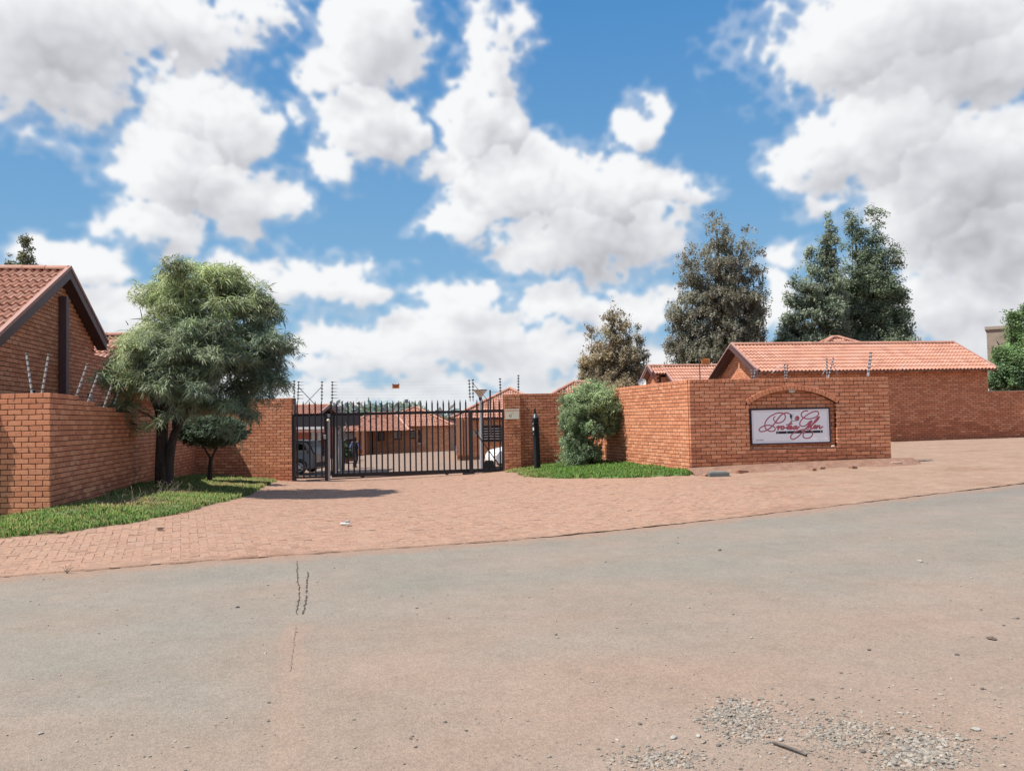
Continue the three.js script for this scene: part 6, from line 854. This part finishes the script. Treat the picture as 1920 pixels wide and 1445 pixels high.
// ---------------------------------------------------------------- gravel, stones, litter
const stoneGeos = Array.from({ length: 5 }, (_, i) => { const R = rng(100 + i), g = new THREE.IcosahedronGeometry(1, 1), P = g.attributes.position, h = new Map(); for (let k = 0; k < P.count; k++) { const key = [P.getX(k), P.getY(k), P.getZ(k)].map(q => q.toFixed(3)).join(); if (!h.has(key)) h.set(key, .75 + R() * .4); const s = h.get(key); P.setXYZ(k, P.getX(k) * s * (1 + .2 * i % .5), P.getY(k) * s * .55, P.getZ(k) * s * .85); } g.computeVertexNormals(); return g; });
const stoneMat = std([1, 1, 1], { roughness: .95, map: soilTex });
{
  const R = rng(202), list = [[], [], [], [], []]; const q = new THREE.Quaternion();
  const stoneTone = () => { const t = R(), k = .7 + R() * .6; return new THREE.Color().setRGB(...(t < .5 ? [.33, .29, .245] : t < .8 ? [.38, .32, .255] : t < .95 ? [.20, .175, .15] : [.40, .28, .20]).map(c => c * k)); };
  const put = (px, py, r) => { const p = groundAt(px, py); q.setFromEuler(new THREE.Euler((R() - .5) * .6, R() * 6.3, (R() - .5) * .6)); list[Math.floor(R() * 5)].push([M4(V3(p.x, p.y + r * .25, p.z), q, r), stoneTone()]); };
  const gauss = () => (R() + R() + R() - 1.5) / 1.5;
  for (const [x, y, sx, sy, n, r0, r1] of [[1385, 1335, 65, 22, 420, .006, .016], [1390, 1372, 60, 20, 160, .006, .016], [1585, 1375, 70, 26, 330, .005, .015], [1730, 1412, 85, 36, 620, .006, .018], [1240, 1425, 100, 22, 330, .005, .014], [1480, 1350, 120, 40, 220, .004, .012], [1640, 1380, 200, 60, 420, .004, .012], [1390, 1345, 80, 34, 500, .003, .007], [1600, 1385, 90, 34, 500, .003, .007], [1740, 1412, 105, 40, 700, .003, .007], [1500, 1400, 260, 60, 600, .003, .007]]) for (let i = 0; i < n; i++) put(x + gauss() * sx * 1.5, y + gauss() * sy * 1.6, mix(r0, r1, R() * R()));
  for (let i = 0; i < 1500; i++) { const x = R() * 1960 - 20, y = mix(1100, 1470, Math.pow(R(), .6)); if (R() > .25 + .9 * ss(800, 1500, x) * ss(1150, 1400, y)) continue; put(x, y, .003 + R() * R() * .009); }
  for (let i = 0; i < 260; i++) put(R() * 1920, mix(1000, 1200, R()), .004 + R() * R() * .012);
  let first; list.forEach((l, i) => { const o = instances(scene, 'gravel', stoneGeos[i], stoneMat, l); tag(o, ['loose grey gravel scattered over the road shoulder at the lower right', 'paler gravel chips mixed among the lower right gravel', 'dark gravel chips mixed among the lower right gravel', 'flat gravel flakes mixed among the lower right gravel', 'rounded gravel grains mixed among the lower right gravel'][i], 'gravel'); });
  // single stones that can be pointed out
  const S = [[445, 1139, .022, 'dark lone pebble on the road left of the two cracks'], [1350, 1032, .03, 'dark pebble on the road below the sign wall'], [1725, 1053, .03, 'pale pebble on the road near the right edge'], [504, 1318, .012, 'tiny dark pebble on the road left of the red dust stripe'], [1860, 1197, .022, 'dark crumb beside a dark stain near the right edge'], [1795, 1228, .018, 'round dark pebble near the right edge, below the dark crumb'], [1630, 1219, .016, 'dark pebble above the red dust patch on the right'], [1264, 1384, .02, 'grey stone left of the gravel heap, in line with the stick'], [1200, 1358, .016, 'dark angular stone between the stick and the lone pebbles'], [1830, 1369, .022, 'pale flat stone right of the gravel'], [1465, 1388, .02, 'pale stone lying just above the stick'], [1374, 1312, .015, 'dark flat stone on the upper rim of the gravel'], [1690, 1338, .014, 'rounded pale stone right of the gravel heap'], [1842, 1292, .016, 'pale and dark chip above the flat stone'], [1310, 1381, .018, 'grey stone below left of the gravel heap'], [835, 1354, .013, 'dark sliver of stone on the lower middle of the road'], [1410, 1196, .014, 'small white stone on the road above the gravel'], [75, 1376, .016, 'pale pebble at the lower left of the road'], [770, 1385, .012, 'small dark stone at the bottom of the road left of the middle'], [1883, 1173, .012, 'small white pebble above the dark crumb at the right']];
  S.forEach(([x, y, r, l], i) => { r *= .8; const p = groundAt(x, y); const m = lone('stone', stoneGeos[i % 5].clone().scale(r, r, r), std(/dark/.test(l) ? [.15, .13, .115] : [.44, .41, .36], { map: soilTex }), l, 'stone'); m.position.set(p.x, p.y + r * .3, p.z); m.rotation.y = i; });
  const a = groundAt(1450, 1396), b = groundAt(1513, 1419); lone('stick', limb([V3(a.x, a.y + .012, a.z), V3(mix(a.x, b.x, .5), a.y + .016, mix(a.z, b.z, .5) + .005), V3(b.x, b.y + .01, b.z)], .008, .006, 7, 12, .4, 4), std([.17, .14, .12], { map: barkTex }), 'dark weathered stick lying on the gravel shoulder', 'stick');
  const t = groundAt(1860, 1198); lone('dead_leaf', new THREE.CircleGeometry(.03, 7).scale(1, 1.4, 1).rotateX(-Math.PI / 2).translate(t.x, t.y + .008, t.z), std([.14, .085, .06]), 'flattened dark brown leaf on the road near the right edge', 'leaf');
  // litter on the paving
  const w = groundAt(647, 987); const lt = thing('litter', 'scrap of white paper lying on the paving in front of the gate', 'litter', [w.x, w.y + .03, w.z]); part(lt, 'paper', box(.14, .02, .07, 0, .012, 0, .006), whiteMat); part(lt, 'fold', box(.06, .05, .05, .03, .03, .0, .01), std([.35, .34, .34]));
  const dl = groundAt(300, 996); lone('dead_leaf', new THREE.IcosahedronGeometry(.05, 0).scale(1.2, .35, .8).translate(dl.x, dl.y + .04, dl.z), std([.12, .07, .05]), 'dark dry leaf on the paving by the left lawn edge', 'leaf');
  const d2 = groundAt(95, 1003); lone('twig', limb([V3(d2.x - .14, d2.y + .03, d2.z), V3(d2.x, d2.y + .05, d2.z), V3(d2.x + .16, d2.y + .035, d2.z)], .012, .006, 5, 6, .3, 3), std([.15, .08, .06]), 'reddish twig at the left lawn edge', 'twig');
  const d3 = groundAt(125, 1075); const tg = thing('dry_weed', 'small dry weed at the seam of road and paving, left', 'weed', d3); const bits = []; for (let i = 0; i < 9; i++) bits.push(bar(V3(0, 0, 0), V3((R() - .5) * .14, .03 + R() * .06, (R() - .5) * .06), .003, .002, 4)); part(tg, 'stems', bits, std([.2, .15, .09]));
}
{ // broken kerb, bricks and soil at the foot of the sign wall
  const R = rng(303), items = [[1308, 889, 'half-buried broken brick at the corner of the sign wall', [.45, .25, .17], .2], [1330, 893, 'loose orange brick slab just right of the sign wall corner', [.46, .25, .17], .26], [1392, 887, 'worn brick lying flat beside the grey block', [.40, .2, .13], .24], [1540, 880, 'broken brick piece at the foot of the sign wall right of centre', [.40, .22, .15], .16], [1600, 879, 'crumbled brick piece at the foot of the sign wall further right', [.36, .2, .14], .14], [1680, 872, 'pale rubble piece at the right end of the sign wall', [.45, .3, .22], .22], [1525, 883, 'small brick crumb left of the broken brick piece', [.38, .2, .14], .1]];
  for (const [x, y, l, c, s] of items) { const p = groundAt(x, y), g = new RoundedBoxGeometry(s, .075, .11, 1, .012), P = g.attributes.position; for (let i = 0; i < P.count; i++) { P.setXYZ(i, P.getX(i) + .012 * n3(P.getX(i) * 20, P.getY(i) * 20, P.getZ(i) * 20 + x), P.getY(i) + .01 * n3(P.getX(i) * 15, x, P.getZ(i) * 15), P.getZ(i)); } g.computeVertexNormals(); const m = lone('broken_brick', g, std(c, { map: soilTex }), l, 'brick'); m.position.set(p.x, p.y + .03, p.z); m.rotation.set((R() - .5) * .25, R() * .8, (R() - .5) * .25); }
  const p = groundAt(1347, 893), t = thing('drain_block', 'grey concrete drain block set in the soil at the foot of the sign wall', 'drain', p); part(t, 'block', box(.42, .12, .22, 0, .03, 0, .015), std([.17, .18, .17], { map: soilTex })); part(t, 'lid', box(.34, .02, .17, 0, .095, 0, .004), std([.26, .27, .25], { map: soilTex }));
  // strip of soil heaped against the wall
  const g = gridSheet(120, 10, (u, v) => { const q = mix(-.1, SW.L + .5, u), w = V3(q, 0, mix(.02, .55 + .2 * n2(q * .7, 2), v)).applyMatrix4(SW.F); const h = (1 - v) * .07 + .03 * fbm2(q * 4, v * 3, 3) * (1 - v) * v * 4 + .03 * (1 - v); return V3(w.x, G(w.x, w.z) + .026 + h - .03 * v, w.z); }, (x, d) => { const n = fbm2(x * 3, d * 3, 3); return [.36 + .06 * n, .20 + .05 * n, .135 + .04 * n]; }); g.index.array.reverse(); g.computeVertexNormals(); structure('soil_strip', g, soilMat);
}
// roofs lie directly under their house: thing > roof > tile
for (const t of [...scene.children]) for (const r of [...t.children]) if (/_roof$/.test(r.name) && r.isGroup) { for (const c of [...r.children]) { c.position.add(r.position); t.add(c); } t.remove(r); }
renderer.render(scene, camera);
